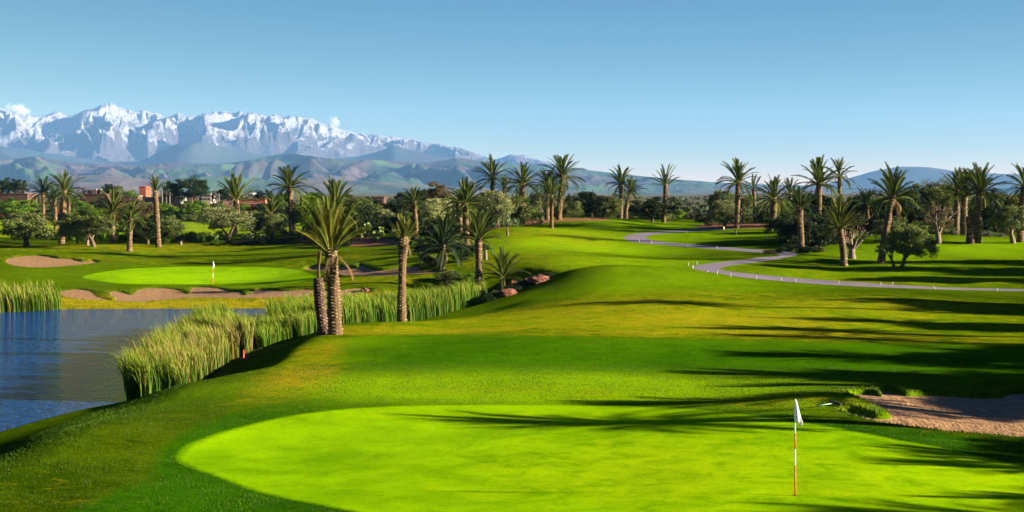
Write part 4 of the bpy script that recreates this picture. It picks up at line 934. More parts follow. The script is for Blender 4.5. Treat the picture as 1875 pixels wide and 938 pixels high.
# dark trees beyond the right edge whose shade covers the bunker and the fairway end
for i, (tx, ty, Hh, rr) in enumerate([((1570, 695), 0, 8.5, 3.0), ((1650, 655), 0, 8.8, 3.0), ((1640, 722), 0, 7.6, 2.2), ((1700, 690), 0, 8.0, 3.0), ((1700, 598), 0, 8.0, 2.4), ((1800, 733), 0, 6.6, 1.6), ((1740, 500), 0, 9, 3.0), ((1600, 512), 0, 9, 2.6), ((1540, 548), 0, 8.5, 2.0), ((1460, 690), 0, 8.5, 2.0), ((1720, 640), 0, 8.4, 3), ((1560, 708), 0, 7, 2.0), ((1810, 815), 0, 5.0, 1.0), ((1800, 480), 0, 9, 2.5), ((1440, 474), 0, 9, 2.6), ((1500, 492), 0, 9, 2.4), ((1640, 560), 0, 8.5, 2.2)]):
    x, y = raycast([tx], h1)[0]; X = x + Hh * SUN_DIR.x / SUN_DIR.z; Y = y + Hh * SUN_DIR.y / SUN_DIR.z; z = hz(X, Y)
    t = thing('shade_tree', ['dark broad tree beyond the right edge shading the bunker back', 'dark broad tree beyond the right edge shading the far fairway end', 'dark lower tree beyond the right edge shading the bunker sand', 'dark broad tree beyond the right edge shading the fairway beside the bunker', 'dark tree beyond the right edge shading the dry slope', 'small tree beyond the right edge shading the middle of the bunker', 'tall dark tree beyond the right edge shading the slope under the trio', 'tree beyond the right edge shading the path side slope', 'tree beyond the right edge shading the grass below the path', 'tree beyond the right edge throwing a tongue of shade on the fairway', 'tree beyond the right edge darkening the fairway edge', 'low tree beyond the right edge shading the bunker lip', 'small tree beyond the right edge shading the green rim', 'tree beyond the right edge shading under the fluted olive', 'tall tree beyond the right edge shading the shrubs by the path', 'tall tree beyond the right edge shading the foot of the yellowish palm', 'tree beyond the right edge shading the slope below the path'][i], 'tree', (X, Y, z), 0, 'trees beyond the right edge')
    inst('crown', crown('big', 'dark_leaf', i % 4), t, (0, 0, Hh - rr * .8), (0, 0, i), (rr, rr, rr * .8))
    inst('crown', crown('dense', 'dark_leaf', (i + 1) % 4), t, (rr * .5, -.3, Hh - rr * 1.7), (0, 0, i), (rr * .9, rr * .9, rr))
    inst('crown', crown('dense', 'dark_leaf', (i + 2) % 4), t, (-rr * .4, .4, Hh - rr * 1.1), (0, 0, i * 2), (rr * .8, rr * .8, rr * .9))
    limb_mesh(40 + i, Hh * .8, .5, .25, 3, 1).build('trunk', M['olive_bark'], t, True)
# ------------------------------------------------------------------ reeds and rough grass (nobody could count the blades)
def inside_pts(poly, n_, rs):
    x0, y0 = poly.min(0); x1, y1 = poly.max(0); out = []; tot = 0
    while tot < n_:
        p = np.c_[rs.uniform(x0, x1, n_ * 2), rs.uniform(y0, y1, n_ * 2)]
        p = p[sdf(p[:, 0], p[:, 1], poly) < 0]; out.append(p); tot += len(p)
    return np.concatenate(out)[:n_]
def blades(name, p, h_lo, h_hi, wid, mats, dry=None, lean=.25, seed=1, zmin=None, wind=(-.15, 0)):
    rs = np.random.default_rng(seed); n_ = len(p); z = hfull(p[:, 0], p[:, 1])
    if zmin is not None: z = np.maximum(z, zmin)
    clump = .3 + .7 * np.clip(fbm(p[:, 0] * .75, p[:, 1] * .6, 3) * 2.2 + .5, 0, 1)
    hgt = rs.uniform(h_lo, h_hi, n_) * (.55 + .45 * clump); az = rs.uniform(0, 6.283, n_); ln = np.abs(rs.normal(0, lean, n_)) + .03
    dx = np.cos(az) * ln + wind[0]; dy = np.sin(az) * ln + wind[1]
    wa = rs.uniform(0, 6.283, n_); wx = np.cos(wa) * wid * rs.uniform(.6, 1.3, n_) / 2; wy = np.sin(wa) * wid / 2
    V = np.zeros((n_, 7, 3)); tip = np.zeros((n_, 7))
    for i, (s, k, wq) in enumerate(((0, 0, 1), (.4, .10, .95), (.78, .5, .7))):
        X = p[:, 0] + dx * hgt * k; Y = p[:, 1] + dy * hgt * k; Z = z - .03 + hgt * s * (1 - .1 * ln)
        V[:, 2 * i] = np.c_[X - wx * wq, Y - wy * wq, Z]; V[:, 2 * i + 1] = np.c_[X + wx * wq, Y + wy * wq, Z]; tip[:, 2 * i:2 * i + 2] = s
    V[:, 6] = np.c_[p[:, 0] + dx * hgt * 1.1, p[:, 1] + dy * hgt * 1.1, z + hgt * (1 - .45 * ln)]; tip[:, 6] = 1
    b0 = np.arange(n_)[:, None] * 7
    Fc = np.concatenate([b0 + np.array([[0, 1, 3, 2]]), b0 + np.array([[2, 3, 5, 4]])]); 
    T3 = b0 + np.array([[4, 5, 6, 6]])
    me = bpy.data.meshes.new(name); me.vertices.add(n_ * 7); me.vertices.foreach_set('co', V.astype(np.float32).ravel())
    Q_ = Fc; nq = len(Q_); li = np.concatenate([Q_.ravel(), T3[:, :3].ravel()]); 
    me.loops.add(len(li)); me.loops.foreach_set('vertex_index', li.astype(np.int32))
    me.polygons.add(nq + n_); me.polygons.foreach_set('loop_start', np.concatenate([np.arange(nq) * 4, nq * 4 + np.arange(n_) * 3]).astype(np.int32))
    for m_ in mats: me.materials.append(M[m_])
    if dry is not None:
        isd = (rs.random(n_) < dry).astype(np.int32)
        me.polygons.foreach_set('material_index', np.concatenate([isd, isd, isd]))
    me.update(calc_edges=True)
    tint = np.repeat(np.clip(.35 * clump + rs.random(n_) * .65, 0, 1), 7)
    for k_, a in (('tint', tint), ('tip', tip.ravel())):
        at = me.attributes.new(k_, 'FLOAT', 'POINT'); at.data.foreach_set('value', a.astype(np.float32))
    o = bpy.data.objects.new(name, me); COL.objects.link(o); o['kind'] = 'stuff'; return o
def wpoly(pts, z=WZ, sub=4): return catmull([px_at_z(x, y, z) for x, y in pts], True, sub)
RA = wpoly([(231,737),(290,736),(334,733),(366,712),(395,688),(440,655),(462,645),(458,636),(438,622),(415,606),(385,606),(350,628),(330,648),(300,668),(268,690),(240,716)])
pA = inside_pts(RA, 34000, RNG); pA = pA[fbm(pA[:, 0] * 1.1 + 5, pA[:, 1] * .8, 3) > -.10][:23000]; dA = np.clip(.5 + .4 * fbm(pA[:, 0] * .5, pA[:, 1] * .3, 3) + .10 * (pA[:, 0] + 14.5), .05, .85)
dA = np.where(pA[:, 1] > 76, dA * .35, dA)
dA = np.where(pA[:, 1] < 57, dA * .3, dA)
blades('reed_bed', pA, 1.5, 2.3, .032, ('reed', 'reed_dry'), dA, .2, 3, WZ)
RB = wpoly([(474,642),(520,632),(560,625),(600,612),(610,600),(585,594),(540,604),(490,614),(455,620)])
pB = inside_pts(RB, 12000, RNG); pB = pB[fbm(pB[:, 0] * .9, pB[:, 1] * .6 + 4, 3) > -.12]; blades('reed_bed', pB, 1.0, 1.65, .036, ('reed', 'reed_dry'), np.full(len(pB), .12), .16, 4, WZ)
RC_ = np.array([(-12.6, 87), (-10.2, 84.5), (-7.6, 89), (-5.0, 94), (-2.8, 98.5), (-1.7, 103), (-2.4, 106), (-5, 105), (-8, 103), (-12.5, 102), (-15.5, 98), (-15.5, 90)])
pC = inside_pts(catmull(RC_, True, 4), 30000, RNG); pC = pC[fbm(pC[:, 0] * .8, pC[:, 1] * .5 + 9, 3) > -.12]; blades('reed_bed', pC, 1.3, 2.15, .042, ('reed', 'reed_dry'), np.clip(.1 + .25 * fbm(pC[:, 0] * .4, pC[:, 1] * .4, 3), 0, .5), .16, 5, WZ)
RD = wpoly([(-90,576),(0,573),(60,571),(104,567.5),(108,563),(60,562),(-90,562)])
pD_ = inside_pts(RD, 5000, RNG); blades('reed_bed', pD_, 1.3, 2.2, .05, ('reed', 'reed_dry'), np.full(len(pD_), .25), .2, 6, WZ)
# grass that hangs over bunker edges, stands on the banks and in the rough corner
tp = []
for poly, n_, band in ((B1, 5000, .22), (B2, 4500, .35), (B3, 2500, .35), (B4, 1500, .35)):
    i = RNG.integers(0, len(poly), n_); f_ = RNG.random(n_)[:, None]
    e = poly[i] * (1 - f_) + np.roll(poly, -1, 0)[i] * f_
    c_ = e + RNG.normal(0, band, (n_, 2)); c_ = c_[sdf(c_[:, 0], c_[:, 1], poly) > .02]; tp.append(c_)
tp = np.concatenate(tp)
blades('bunker_edge_grass', tp, .05, .14, .025, ('tuft', 'reed_dry'), np.full(len(tp), .06), .5, 8)
bank = []
for n_, ylo, yhi, dlo, dhi in ((2500, 56, 88, .05, 1.3), (9000, 100, 119, .0, 6)):
    q = np.c_[RNG.uniform(-45 if ylo > 90 else -22, -6, n_ * 6), RNG.uniform(ylo, yhi, n_ * 6)]
    d_ = sdf(q[:, 0], q[:, 1], POND); q = q[(d_ > dlo) & (d_ < dhi)][:n_]; bank.append(q)
bank = np.concatenate(bank)
bank = bank[np.all([sdf(bank[:, 0], bank[:, 1], p_) > .3 for p_ in (B2, COLL)], 0)]
blades('bank_grass', bank, .05, .14, .03, ('tuft', 'reed_dry'), np.clip(.0 + .15 * fbm(bank[:, 0] * .4, bank[:, 1] * .3, 3), 0, .1), .55, 9)
print('reeds', round(time.time() - T0, 1))

# ------------------------------------------------------------------ flagsticks
def flagstick(px, py, Y, label, hole_label):
    X = (px - CX) / F * Y; z = hz(X, Y)
    t = thing('golf_flagstick', label, 'flagstick', (X, Y, z), 0, 'flagsticks')
    big = Y < 60; r = .014 if big else .02
    mb = MB(); mb.tube([(0, 0, -.05), (0, 0, 2.13)], [r, r * .8], 8); mb.build('pole', M['white'], t, True)
    for a, b_ in ((.0, .668), (1.03, 1.39)):
        mb = MB(); mb.tube([(0, 0, a), (0, 0, b_)], [r * 1.25, r * 1.2], 8); mb.build('red_band', M['red'], t, True)
    # limp flag: hangs in folds from the top, widening to its free lower corner
    nu, nv = 9, 14; V = []
    for j in range(nv):
        s = j / (nv - 1)
        for i in range(nu):
            u = i / (nu - 1); width = .02 + .185 * s ** .8 * (1 - .25 * max(0, s - .85) / .15)
            x = -.02 * math.sin(s * 3) + u * width; y = .035 * math.sin(u * 7 + s * 2.5) * (.3 + s)
            zz = 2.12 - s * .50 - u * .06 * s + .03 * math.sin(u * 5) * s
            V.append((x, y, zz))
    for k in range(nu * nv): V.append((V[k][0], V[k][1] + .006, V[k][2]))
    o_ = nu * nv; Fc = []
    for j in range(nv - 1):
        for i in range(nu - 1):
            a = j * nu + i; Fc.append((a, a + 1, a + nu + 1, a + nu)); Fc.append((o_ + a, o_ + a + nu, o_ + a + nu + 1, o_ + a + 1))
    rim = [i for i in range(nu)] + [j * nu + nu - 1 for j in range(1, nv)] + [(nv - 1) * nu + i for i in range(nu - 2, -1, -1)] + [j * nu for j in range(nv - 2, 0, -1)]
    for q in range(len(rim)): a, b_ = rim[q], rim[(q + 1) % len(rim)]; Fc.append((a, o_ + a, o_ + b_, b_))
    mesh_obj('flag', V, Fc, M['flag'], t, True)
    mb = MB(); seg = 20
    mb.add([(.054 * math.cos(6.283 * k / seg), .054 * math.sin(6.283 * k / seg), zz) for zz in (.006, -.1) for k in range(seg)] + [(.062 * math.cos(6.283 * k / seg), .062 * math.sin(6.283 * k / seg), .006) for k in range(seg)],
           [(k, (k + 1) % seg, seg + (k + 1) % seg, seg + k) for k in range(seg)] + [(k, 2 * seg + k, 2 * seg + (k + 1) % seg, (k + 1) % seg) for k in range(seg)])
    mb.build('hole_cup', M['white' if False else 'black'], t)
m, t, b = node_mat('flag_cloth'); M['flag'] = m
c = coords(t); nf = noise(t, 26, 2, .5, c)
L(t, mix(t, ramp(t, nf, [(.52, 0.0), (.60, 1.0)]), (.80, .80, .82), (.34, .35, .38)), b.inputs['Base Color']); b.inputs['Roughness'].default_value = .8
tr = N(t, 'ShaderNodeBsdfTranslucent'); tr.inputs[0].default_value = (.8, .8, .82, 1); ms = N(t, 'ShaderNodeMixShader'); ms.inputs[0].default_value = .3
L(t, b.outputs[0], ms.inputs[1]); L(t, tr.outputs[0], ms.inputs[2]); L(t, ms.outputs[0], t.nodes['Material Output'].inputs['Surface'])
flagstick(1456, 908, 31.3, 'red and white flagstick with limp white flag on the near green', '')
flagstick(390, 518, 128.8, 'small distant flagstick with white flag on the green beyond the pond', '')

# ------------------------------------------------------------------ markers, stakes, rake
def ground_at(px, py): x, y = raycast([(px, py)], hfull)[0]; return x, y, hz(x, y)
def post(px, py, hpx, label, mat='white', rad=None, lean=0.0, group='marker posts along the cart path', name='marker_post', cat='marker post', cap=True):
    x, y, z = ground_at(px, py); hh = hpx / F * y * (.85 if mat == 'post_white' else 1); r = (rad or .045) * .85
    t = thing(name, label, cat, (x, y, z), 0, group)
    mb = MB(); mb.tube([(0, 0, -.1), (0, 0, hh)], [r, r * .92], 8); o = mb.build('post', M[mat], t, True)
    if cap: mb = MB(); mb.tube([(0, 0, hh), (0, 0, hh + .03), (0, 0, hh + .05)], [r * 1.15, r * 1.1, r * .4], 8); mb.build('cap', M[mat], t, True)
    t.rotation_euler = (0, lean, 0); return t
WL = [(1170.5,444,5,'white marker post nearest the upper bend of the cart path',0),(1193,446,5,'white marker post second from the upper bend',0),(1258.6,452,5,'white marker post halfway along the shaded upper path',0),
 (1312.7,455.6,5,'white marker post by the shaded upper path, farthest right',0),(1260.6,487,6,'white post standing in shade left of the lower bend',0),(1276,485,6,'dim post in the shade right above the lower bend',0),
 (1268,492,6,'thick pale bollard at the tip of the lower path bend',0),(1294,499,5,'leaning white post just below the lower bend',.7),(1313,503,7,'upright white post where the lower path is widest',0),
 (1338,508,8,'tallest white post on the lower path edge',0),(1385,511.5,7,'white post before the path narrows to the right',0),(1431,514.5,6,'slightly leaning white post left of a close pair',-.2),(1456.6,517,6,'white post of a close pair on the lower path, right one',0),
 (1536,519,5,'white post below the pale trunk of the yellowish palm',0),(1612.6,523,6,'white post below the tall leaning palm',0),(1633,521,5,'tilted white post behind the path beneath the round olive',.5),
 (1712.7,529,7,'strongly tilted white post on the right stretch of path',-.6),(1826,534,6,'last white post before the right edge of the picture',0)]
for a in WL: post(a[0], a[1], a[2], a[3], 'post_white', .045 if 'thick' not in a[3] else .09, a[4])
post(1325,420.7,5,'short peach coloured post beside the earth mound','peach',.12,group=None,name='tee_sign',cat='sign')
post(1317,420,12,'thin dark pole left of the peach coloured post','black',.035,group=None,name='slim_pole',cat='pole')
post(1346.7,430,9,'dark stubby bollard on the grass below the lone tall palm','black',.14,group=None,name='dark_bollard',cat='bollard')
post(1256,427,2.5,'small yellow tee marker on the grass inside the path loop','yellow',.08,group=None,name='tee_marker',cat='tee marker')
post(1404.7,435,3.5,'tiny white tee marker left of the dark trunked palm','white',.08,group=None,name='tee_marker',cat='tee marker')
post(446,662,19,'red hazard stake at the edge of the dry reeds','red',.04,group=None,name='hazard_stake',cat='stake')
post(617,609,13,'grey stake against the foot of the large bank palm','concrete',.035,group=None,name='support_stake',cat='stake')
post(603,611,6,'short white stake leaning between the two bank palm trunks','white',.03,.9,None,'short_stake','stake')
post(585,613,16,'thin bare stick leaning beside the dead palm trunk','black',.02,.5,None,'bare_stick','stick',False)
x, y, z = ground_at(1528, 742)
t = thing('bunker_rake', 'mint green handled bunker rake lying on the grass beside the bunker', 'rake', (x, y, z + .06), 0)
x2, y2, z2 = ground_at(1495, 747)
mb = MB(); mb.tube([(0, 0, 0), (x2 - x, y2 - y, z2 - z + .0)], [.016, .016], 6); mb.build('handle', M['mint'], t, True)
mb = MB(); mb.box(-.19, -.03, -.02, .24, .03, .05); h_ = mb.build('rake_head', M['black'], t); h_.rotation_euler = (0, .12, -.9)
for i in range(9):
    mb = MB(); mb.box(-.17 + i * .047, -.012, -.07, -.16 + i * .047, .012, -.02); mb.build('tine', M['black'], h_)

# ------------------------------------------------------------------ rocks
def rock(px, py, rx, ry, rz_, label, seed, sink=.3):
    x, y, z = ground_at(px, py); bm = __import__('bmesh').new(); __import__('bmesh').ops.create_icosphere(bm, subdivisions=4, radius=1)
    for v in bm.verts:
        p = v.co.copy(); n1_ = mnoise.noise(p * 1.3 + Vector((seed, 0, 0))); n2_ = mnoise.noise(p * 4 + Vector((0, seed, 0)))
        cells = mnoise.voronoi(p * 1.7 + Vector((seed, seed, 0)))[0][0]
        v.co = p * (1 + .28 * n1_ + .09 * n2_ - .25 * cells)
        v.co.x *= rx; v.co.y *= ry; v.co.z = v.co.z * rz_ 
    me = bpy.data.meshes.new('rock'); bm.to_mesh(me); bm.free(); me.materials.append(M['rock'])
    o = bpy.data.objects.new('rock', me); COL.objects.link(o); o.location = (x, y, z + rz_ * (1 - sink * 2)); o.rotation_euler = (0, 0, seed)
    tag(o, label, 'rock', 'red rocks above the reeds')
rock(988, 517, 1.15, .8, .42, 'long flat red rock on top of the group, right end', 1.0)
rock(968, 519, .6, .6, .38, 'red rock joined to the long flat one on its left', 2.3)
rock(939, 521, .45, .4, .25, 'small dark red rock right of the trunkless palm', 3.1)
rock(931, 541, .85, .6, .36, 'low red rock nearest the reed bed', 4.2)
rock(912, 546, .5, .4, .26, 'small rock left of the lowest red rock', 5.2)
rock(952, 530, .6, .5, .25, 'dark rock in the shade between upper and lower rocks', 6.2)
rock(668, 534, .55, .4, .22, 'lone dark rock by the far bank behind the reeds', 7.7)

# ------------------------------------------------------------------ shrubs, cacti, agaves, tall grass row
def shrub(px, py, Y, rpx, hpx, mat, label, group='low shrubs', kind='bush', name='shrub', cat='shrub'):
    X = (px - CX) / F * Y; z = hz(X, Y); r_ = rpx / F * Y; h_ = hpx / F * Y
    t = thing(name, label, cat, (X, Y, z), 0, group)
    inst('crown', crown(kind, mat, int(px) % 4), t, (0, 0, h_ * .28), (0, 0, px % 6), (r_, r_, h_ * .72))
    mb = MB()
    for k in range(3): mb.tube([(0, 0, -.1), (math.cos(k * 2.1 + px) * r_ * .3, math.sin(k * 2.1) * r_ * .3, h_ * .6)], [.05, .02], 5)
    mb.build('stem', M['olive_bark'], t)
SH = [(1448,468,138,22,17,'dark_leaf','dark rounded shrub left of the whitish trunk by the path'),(1478,470,135,20,15,'dark_leaf','dark shrub around the foot of the whitish trunk'),(1499,468,137,13,14,'brown_leaf','brownish shrub right of the whitish trunk'),
 (1410,469,133,11,11,'brown_leaf','small dark tuft between the two paths'),(1425,469,134,8,9,'dark_leaf','tiny dark shrub right of the small tuft'),
 (1747,418,165,9,10,'grey_leaf','silvery lavender bush left of the trio of palms'),(1806,421,160,15,11,'grey_leaf','wide silvery lavender bush right of the trio of palms'),(1832,423,158,9,9,'grey_leaf','smaller silvery bush beside the wide one'),
 (1842,418,165,8,14,'brown_leaf','yellow brown shrub at the back near the right edge'),
 (352,450,184,9,21,'dark_leaf','upright shrub left of its twin before the far lawn'),(368,450,184,7,20,'green_leaf','upright shrub with pale foot, second before the far lawn'),(379,448,186,6,17,'green_leaf','thin shrub, third before the far lawn'),(332,449,182,7,14,'brown_leaf','dry looking shrub over a pale stump'),(302,452,178,8,15,'yellow','grassy tuft at the foot of the slim tall palm'),
 (830,520,117,34,34,'dark_leaf','dark bramble mass at the foot of the rough trunked palm'),(800,524,116,22,24,'dark_leaf','dark bramble left of the mass at the pond end'),(855,510,120,20,26,'green_leaf','lighter green bramble climbing the rough trunked palm'),(848,492,128,18,24,'dark_leaf','dark shrub between the hanging palm and the rough trunk'),(780,470,140,26,20,'dark_leaf','dark shrub behind the slender bank palm'),
 (745,440,170,14,14,'olive','grey shrub behind the brown earth bed'),(640,440,180,20,20,'dark_leaf','low dark shrub right of the large bank palm crown'),(610,446,172,22,16,'dark_leaf','low dark shrub behind the large bank palm'),(575,446,172,20,14,'dark_leaf','low dark shrub left behind the dead palm spear'),
 (530,444,176,22,13,'dark_leaf','low dark shrub at the foot of the feathery palm'),(500,446,176,20,12,'dark_leaf','low dark shrub at the foot of the arching palm'),(465,448,178,20,11,'dark_leaf','low dark shrub below the two dark olives'),(432,449,178,18,10,'dark_leaf','low dark shrub under the grey green olive'),(400,450,178,16,9,'green_leaf','low green shrub left under the grey green olive'),
 (1030,402,196,14,12,'olive','low shrub at the foot of the tallest ridge palm'),(1060,401,200,12,10,'brown_leaf','dry low shrub on the ridge earth'),(980,402,192,14,14,'dark_leaf','dark shrub among the ridge palm trunks'),(940,412,178,14,12,'olive','low shrub beside the willowy tree'),
 (1222,404,205,16,20,'olive','pale olive shrub right of the hooked frond palm'),(1246,408,215,16,20,'green_leaf','rounded green shrub behind the path bend'),(1268,409,215,14,14,'brown_leaf','dry reddish shrub behind the path bend'),(1284,412,205,14,20,'dark_leaf','dark shrub left of the forked trunk olive'),
 (1300,414,190,10,12,'brown_leaf','brown scrub at the foot of the forked trunk olive'),(1395,412,195,14,18,'green_leaf','green scrub behind the earth mound'),(1375,408,205,12,14,'olive','greyish scrub on the earth mound'),(1150,402,208,10,12,'dark_leaf','dark scrub between the crest pair and the multi stemmed olive'),
 (1115,402,203,12,12,'olive','scrub behind the crest olives'),(1560,424,176,14,16,'dark_leaf','dark shrub behind the pruned olive'),(1530,448,150,22,20,'green_leaf','green shrub at the foot of the wide dark foliage'),(1580,424,176,14,10,'brown_leaf','low dry shrub in the right grove'),
 (1670,425,175,16,14,'dark_leaf','dark shrub behind the round leafy olive'),(1735,418,168,14,16,'dark_leaf','dark shrub behind the twisted olive')]
M['yellow_leaf'] = M['tuft']
for a in SH: shrub(*a[:5], 'tuft' if a[5] == 'yellow' else a[5], a[6])
def tuft_mesh(seed):
    rs = np.random.default_rng(seed); n_ = 90; V = []; Fc = []; ti = []; tp_ = []
    for i in range(n_):
        az = rs.uniform(0, 6.28); ln = rs.uniform(.1, .75); hh = rs.uniform(.6, 1.1); x0, y0 = rs.normal(0, .16, 2); a2 = rs.uniform(0, 3.14); wx, wy = math.cos(a2) * .03, math.sin(a2) * .03
        k = len(V); dx, dy = math.cos(az) * ln, math.sin(az) * ln
        V += [(x0 - wx, y0 - wy, 0), (x0 + wx, y0 + wy, 0), (x0 + dx * .35 + wx, y0 + dy * .35 + wy, hh * .65), (x0 + dx, y0 + dy, hh * (1 - .4 * ln)), (x0 + dx * .35 - wx, y0 + dy * .35 - wy, hh * .65)]
        Fc += [(k, k + 1, k + 2, k + 4), (k + 4, k + 2, k + 3)]; c_ = rs.random(); ti += [c_] * 5; tp_ += [0, 0, .5, 1, .5]
    o = mesh_obj('blades', V, Fc, M['tuft'], None, False, {'tint': ti, 'tip': tp_}); me = o.data; bpy.data.objects.remove(o); return me
TM = [tuft_mesh(i) for i in range(3)]
r_ = random.Random(5); x_ = 58
row = 0
GR = [(58, 'tallest left palm'), (112, 'tallest left palm'), (160, 'round dark olive'), (208, 'stout palm'), (240, 'pale trunked palm'), (290, 'slim tall palm'), (352, 'upright twin shrubs'), (419, 'grey green olive')]
def GL(i, x):
    a = min(GR, key=lambda g: abs(g[0] - x)); k = ['short', 'ragged', 'tall', 'leaning', 'thin', 'bushy', 'low', 'spreading', 'upright', 'tousled', 'small', 'wide', 'full'][i % 13]  # adjectives only cycle by index; the clump shapes do not follow them
    return f'{k} clump of tall grass ' + ('left' if x < a[0] else 'right') + ' of the foot of the ' + a[1]
while x_ < 410:
    Y = 197 + r_.uniform(-4, 4) - (x_ - 58) * .04; X = (x_ - CX) / F * Y; z = hz(X, Y)
    t = thing('grass_clump', GL(row, x_), 'tall grass', (X, Y, z - .05), 0, 'row of tall grass clumps before the far lawn')
    s_ = r_.uniform(.9, 1.5); inst('blades', TM[row % 3], t, (0, 0, 0), (0, 0, r_.uniform(0, 6)), (s_ * .8, s_ * .8, s_)); x_ += r_.uniform(5, 10); row += 1
def pads(seed, mat):
    r = random.Random(seed); mb = MB()
    def pad(p, d, s, depth):
        d = d.normalized(); sd = d.cross(Vector((r.uniform(-1, 1), r.uniform(-1, 1), .2))).normalized(); nn_ = d.cross(sd) * .12 * s
        c_ = p + d * s * .5; ring = [c_ + sd * math.cos(a) * s * .36 + d * math.sin(a) * s * .52 for a in [6.283 * k / 8 for k in range(8)]]
        mb.add([c_ + nn_] + ring + [c_ - nn_], [(0, 1 + k, 1 + (k + 1) % 8) for k in range(8)] + [(9, 1 + (k + 1) % 8, 1 + k) for k in range(8)])
        if depth < 4:
            for i in range(r.choice((1, 2, 2, 3)) if depth else 3):
                a = r.uniform(-1.1, 1.1); pad(c_ + d * s * .45 + sd * math.sin(a) * s * .2, (d + sd * math.sin(a) * 1.1 + Vector((r.uniform(-.3, .3), r.uniform(-.3, .3), .35))), s * r.uniform(.75, .95), depth + 1)
    for i in range(3): pad(Vector((r.uniform(-.3, .3), r.uniform(-.3, .3), -.05)), Vector((r.uniform(-.5, .5), r.uniform(-.5, .5), 1)), .42, 0)
    return mb
PM = []
for i in range(3):
    o = pads(i, 'cactus').build('pads', M['cactus']); PM.append(o.data); bpy.data.objects.remove(o)
for px, py, Y, s_, lb in [(667,436,178,1.5,'tallest prickly pear cactus right of the large bank palm'),(676,426,185,1.1,'prickly pear behind the tallest one'),(690,444,170,.9,'small prickly pear on the brown earth bed'),(722,440,172,.9,'prickly pear left of the slim palm'),(700,432,182,.8,'low prickly pear below the silvery olive'),
    (447,448,180,.8,'first small prickly pear under the leaning olive'),(458,448,180,.9,'second small prickly pear under the leaning olive'),(392,450,181,.8,'small prickly pear left of the leaning trunk'),(521,437,186,1.0,'prickly pear left of the feathery palm trunk'),(570,430,190,1.2,'prickly pear left of the large palm crown'),(800,440,165,1.1,'prickly pear below the wide pale olive'),
    (748,452,165,.8,'prickly pear at the foot of the slim pale palm'),(484,446,182,.8,'prickly pear beside the arching palm'),(925,414,176,1.1,'prickly pear on the earth of the ridge, left end'),(935,408,186,1.0,'prickly pear on the earth of the ridge behind the first'),(880,414,184,1.2,'prickly pear left of the willowy tree trunk')]:
    X = (px - CX) / F * Y; t = thing('prickly_pear', lb, 'cactus', (X, Y, hz(X, Y)), 0, 'prickly pear cacti')
    o = inst('pads', PM[int(px) % 3], t, (0, 0, 0), (0, 0, px % 6), s_); o['kind'] = 'stuff'
def agave(px, py, Y, s_, lb):
    X = (px - CX) / F * Y; t = thing('agave', lb, 'agave', (X, Y, hz(X, Y)), 0, 'agaves on the ridge'); 
    for i in range(14):
        az = i * GA; el = R(82 - i * 4.6); d = Vector((math.cos(az) * math.cos(el), math.sin(az) * math.cos(el), math.sin(el))); sd = Vector((-math.sin(az), math.cos(az), 0)) * .07 * s_
        up = d.cross(sd).normalized() * .03 * s_
        mb = MB(); p0 = Vector((0, 0, .05)); p1 = d * .45 * s_; p2 = d * .95 * s_
        mb.add([p0 - sd * .6, p0 + sd * .6, p1 + sd, p2, p1 - sd, p1 - up], [(0, 1, 5), (1, 2, 5), (2, 3, 5), (3, 4, 5), (4, 0, 5), (0, 4, 3, 2, 1)]); mb.build('leaf', M['agave'], t)
for a in [(918,412,176,1.3,'agave left on the ridge earth'),(932,416,172,1.2,'agave in front on the ridge earth'),(945,410,182,1.2,'agave right of the prickly pears on the ridge'),(905,420,170,1.1,'agave beside the foot of the willowy tree')]: agave(*a)
# pruned bare olive, pale stumps
X = (1560 - CX) / F * 132; t = thing('pruned_olive', 'leafless hard pruned olive with several stubby upright limbs', 'tree', (X, 132, hz(X, 132)), 0, OG)
limb_mesh(21, 3.4, .95, .30, 5, 1, .2).build('trunk', M['pale_bark'], t, True)
tw_ = limb_mesh(22, 3.6, .8, .12, 5, 2, .25); tw_.build('branches', M['olive_bark'], t, True)
for px, py, Y, hh, rr, lb, bk in [(1436.6,440,165,1.3,.30,'thick grey stump of a palm left of the dark bush','palm_bark'),(929,440,160,.9,.14,'pale cut post like stump above the trunkless palm','olive_bark'),(889,490,128,.9,.16,'short pale stump between rough trunk and bush palm','pale_bark'),(160,450,174,1.0,.19,'squat pale stump left of the round dark olive','pale_bark'),(331,452,178,.45,.16,'low pale stump under the dry looking shrub','pale_bark')]:
    X = (px - CX) / F * Y; t = thing('tree_stump', lb, 'stump', (X, Y, hz(X, Y)), 0, 'stumps')
    palm_trunk(t, rr, hh, (0, 0), bk, 0, int(px), 12, .08)

# ------------------------------------------------------------------ walls and village
def wallbox(name, label, cat, px0, px1, yt, yb, Y, thick, mat, group=None, coping=None, piers=0):
    X0 = (px0 - CX) / F * Y; X1 = (px1 - CX) / F * Y; zt = CZ + (HY - yt) / F * Y; zb = CZ + (HY - yb) / F * Y
    zb = min(zb, hz(X0, Y), hz(X1, Y)) - .5
    t = thing(name, label, cat, (X0, Y, 0), 0, group); Wd = X1 - X0
    mb = MB(); mb.box(0, 0, zb, Wd, thick, zt); mb.build('wall', M[mat], t)
    mb = MB(); mb.box(-.1, -.1, zt + .003, Wd + .1, thick + .1, zt + .2); mb.build('coping', M[coping or mat], t)
    for i in range(piers):
        x = Wd * i / (piers - 1) if piers > 1 else 0; mb = MB(); mb.box(x - .35, -.25, zb, x + .35, -.003, zt - .1); mb.build('pier', M[mat], t)
    return t
BW = 'boundary walls'
wallbox('boundary_wall', 'long terracotta wall along the red bank beyond the far lawn', 'wall', 56, 300, 376, 392, 372, .4, 'terracotta', BW, None, 12)
wallbox('boundary_wall', 'terracotta wall with pale coping left behind the grey green olive', 'wall', 436, 500, 373.5, 392, 372, .4, 'terracotta', BW, 'pale_roof', 5)
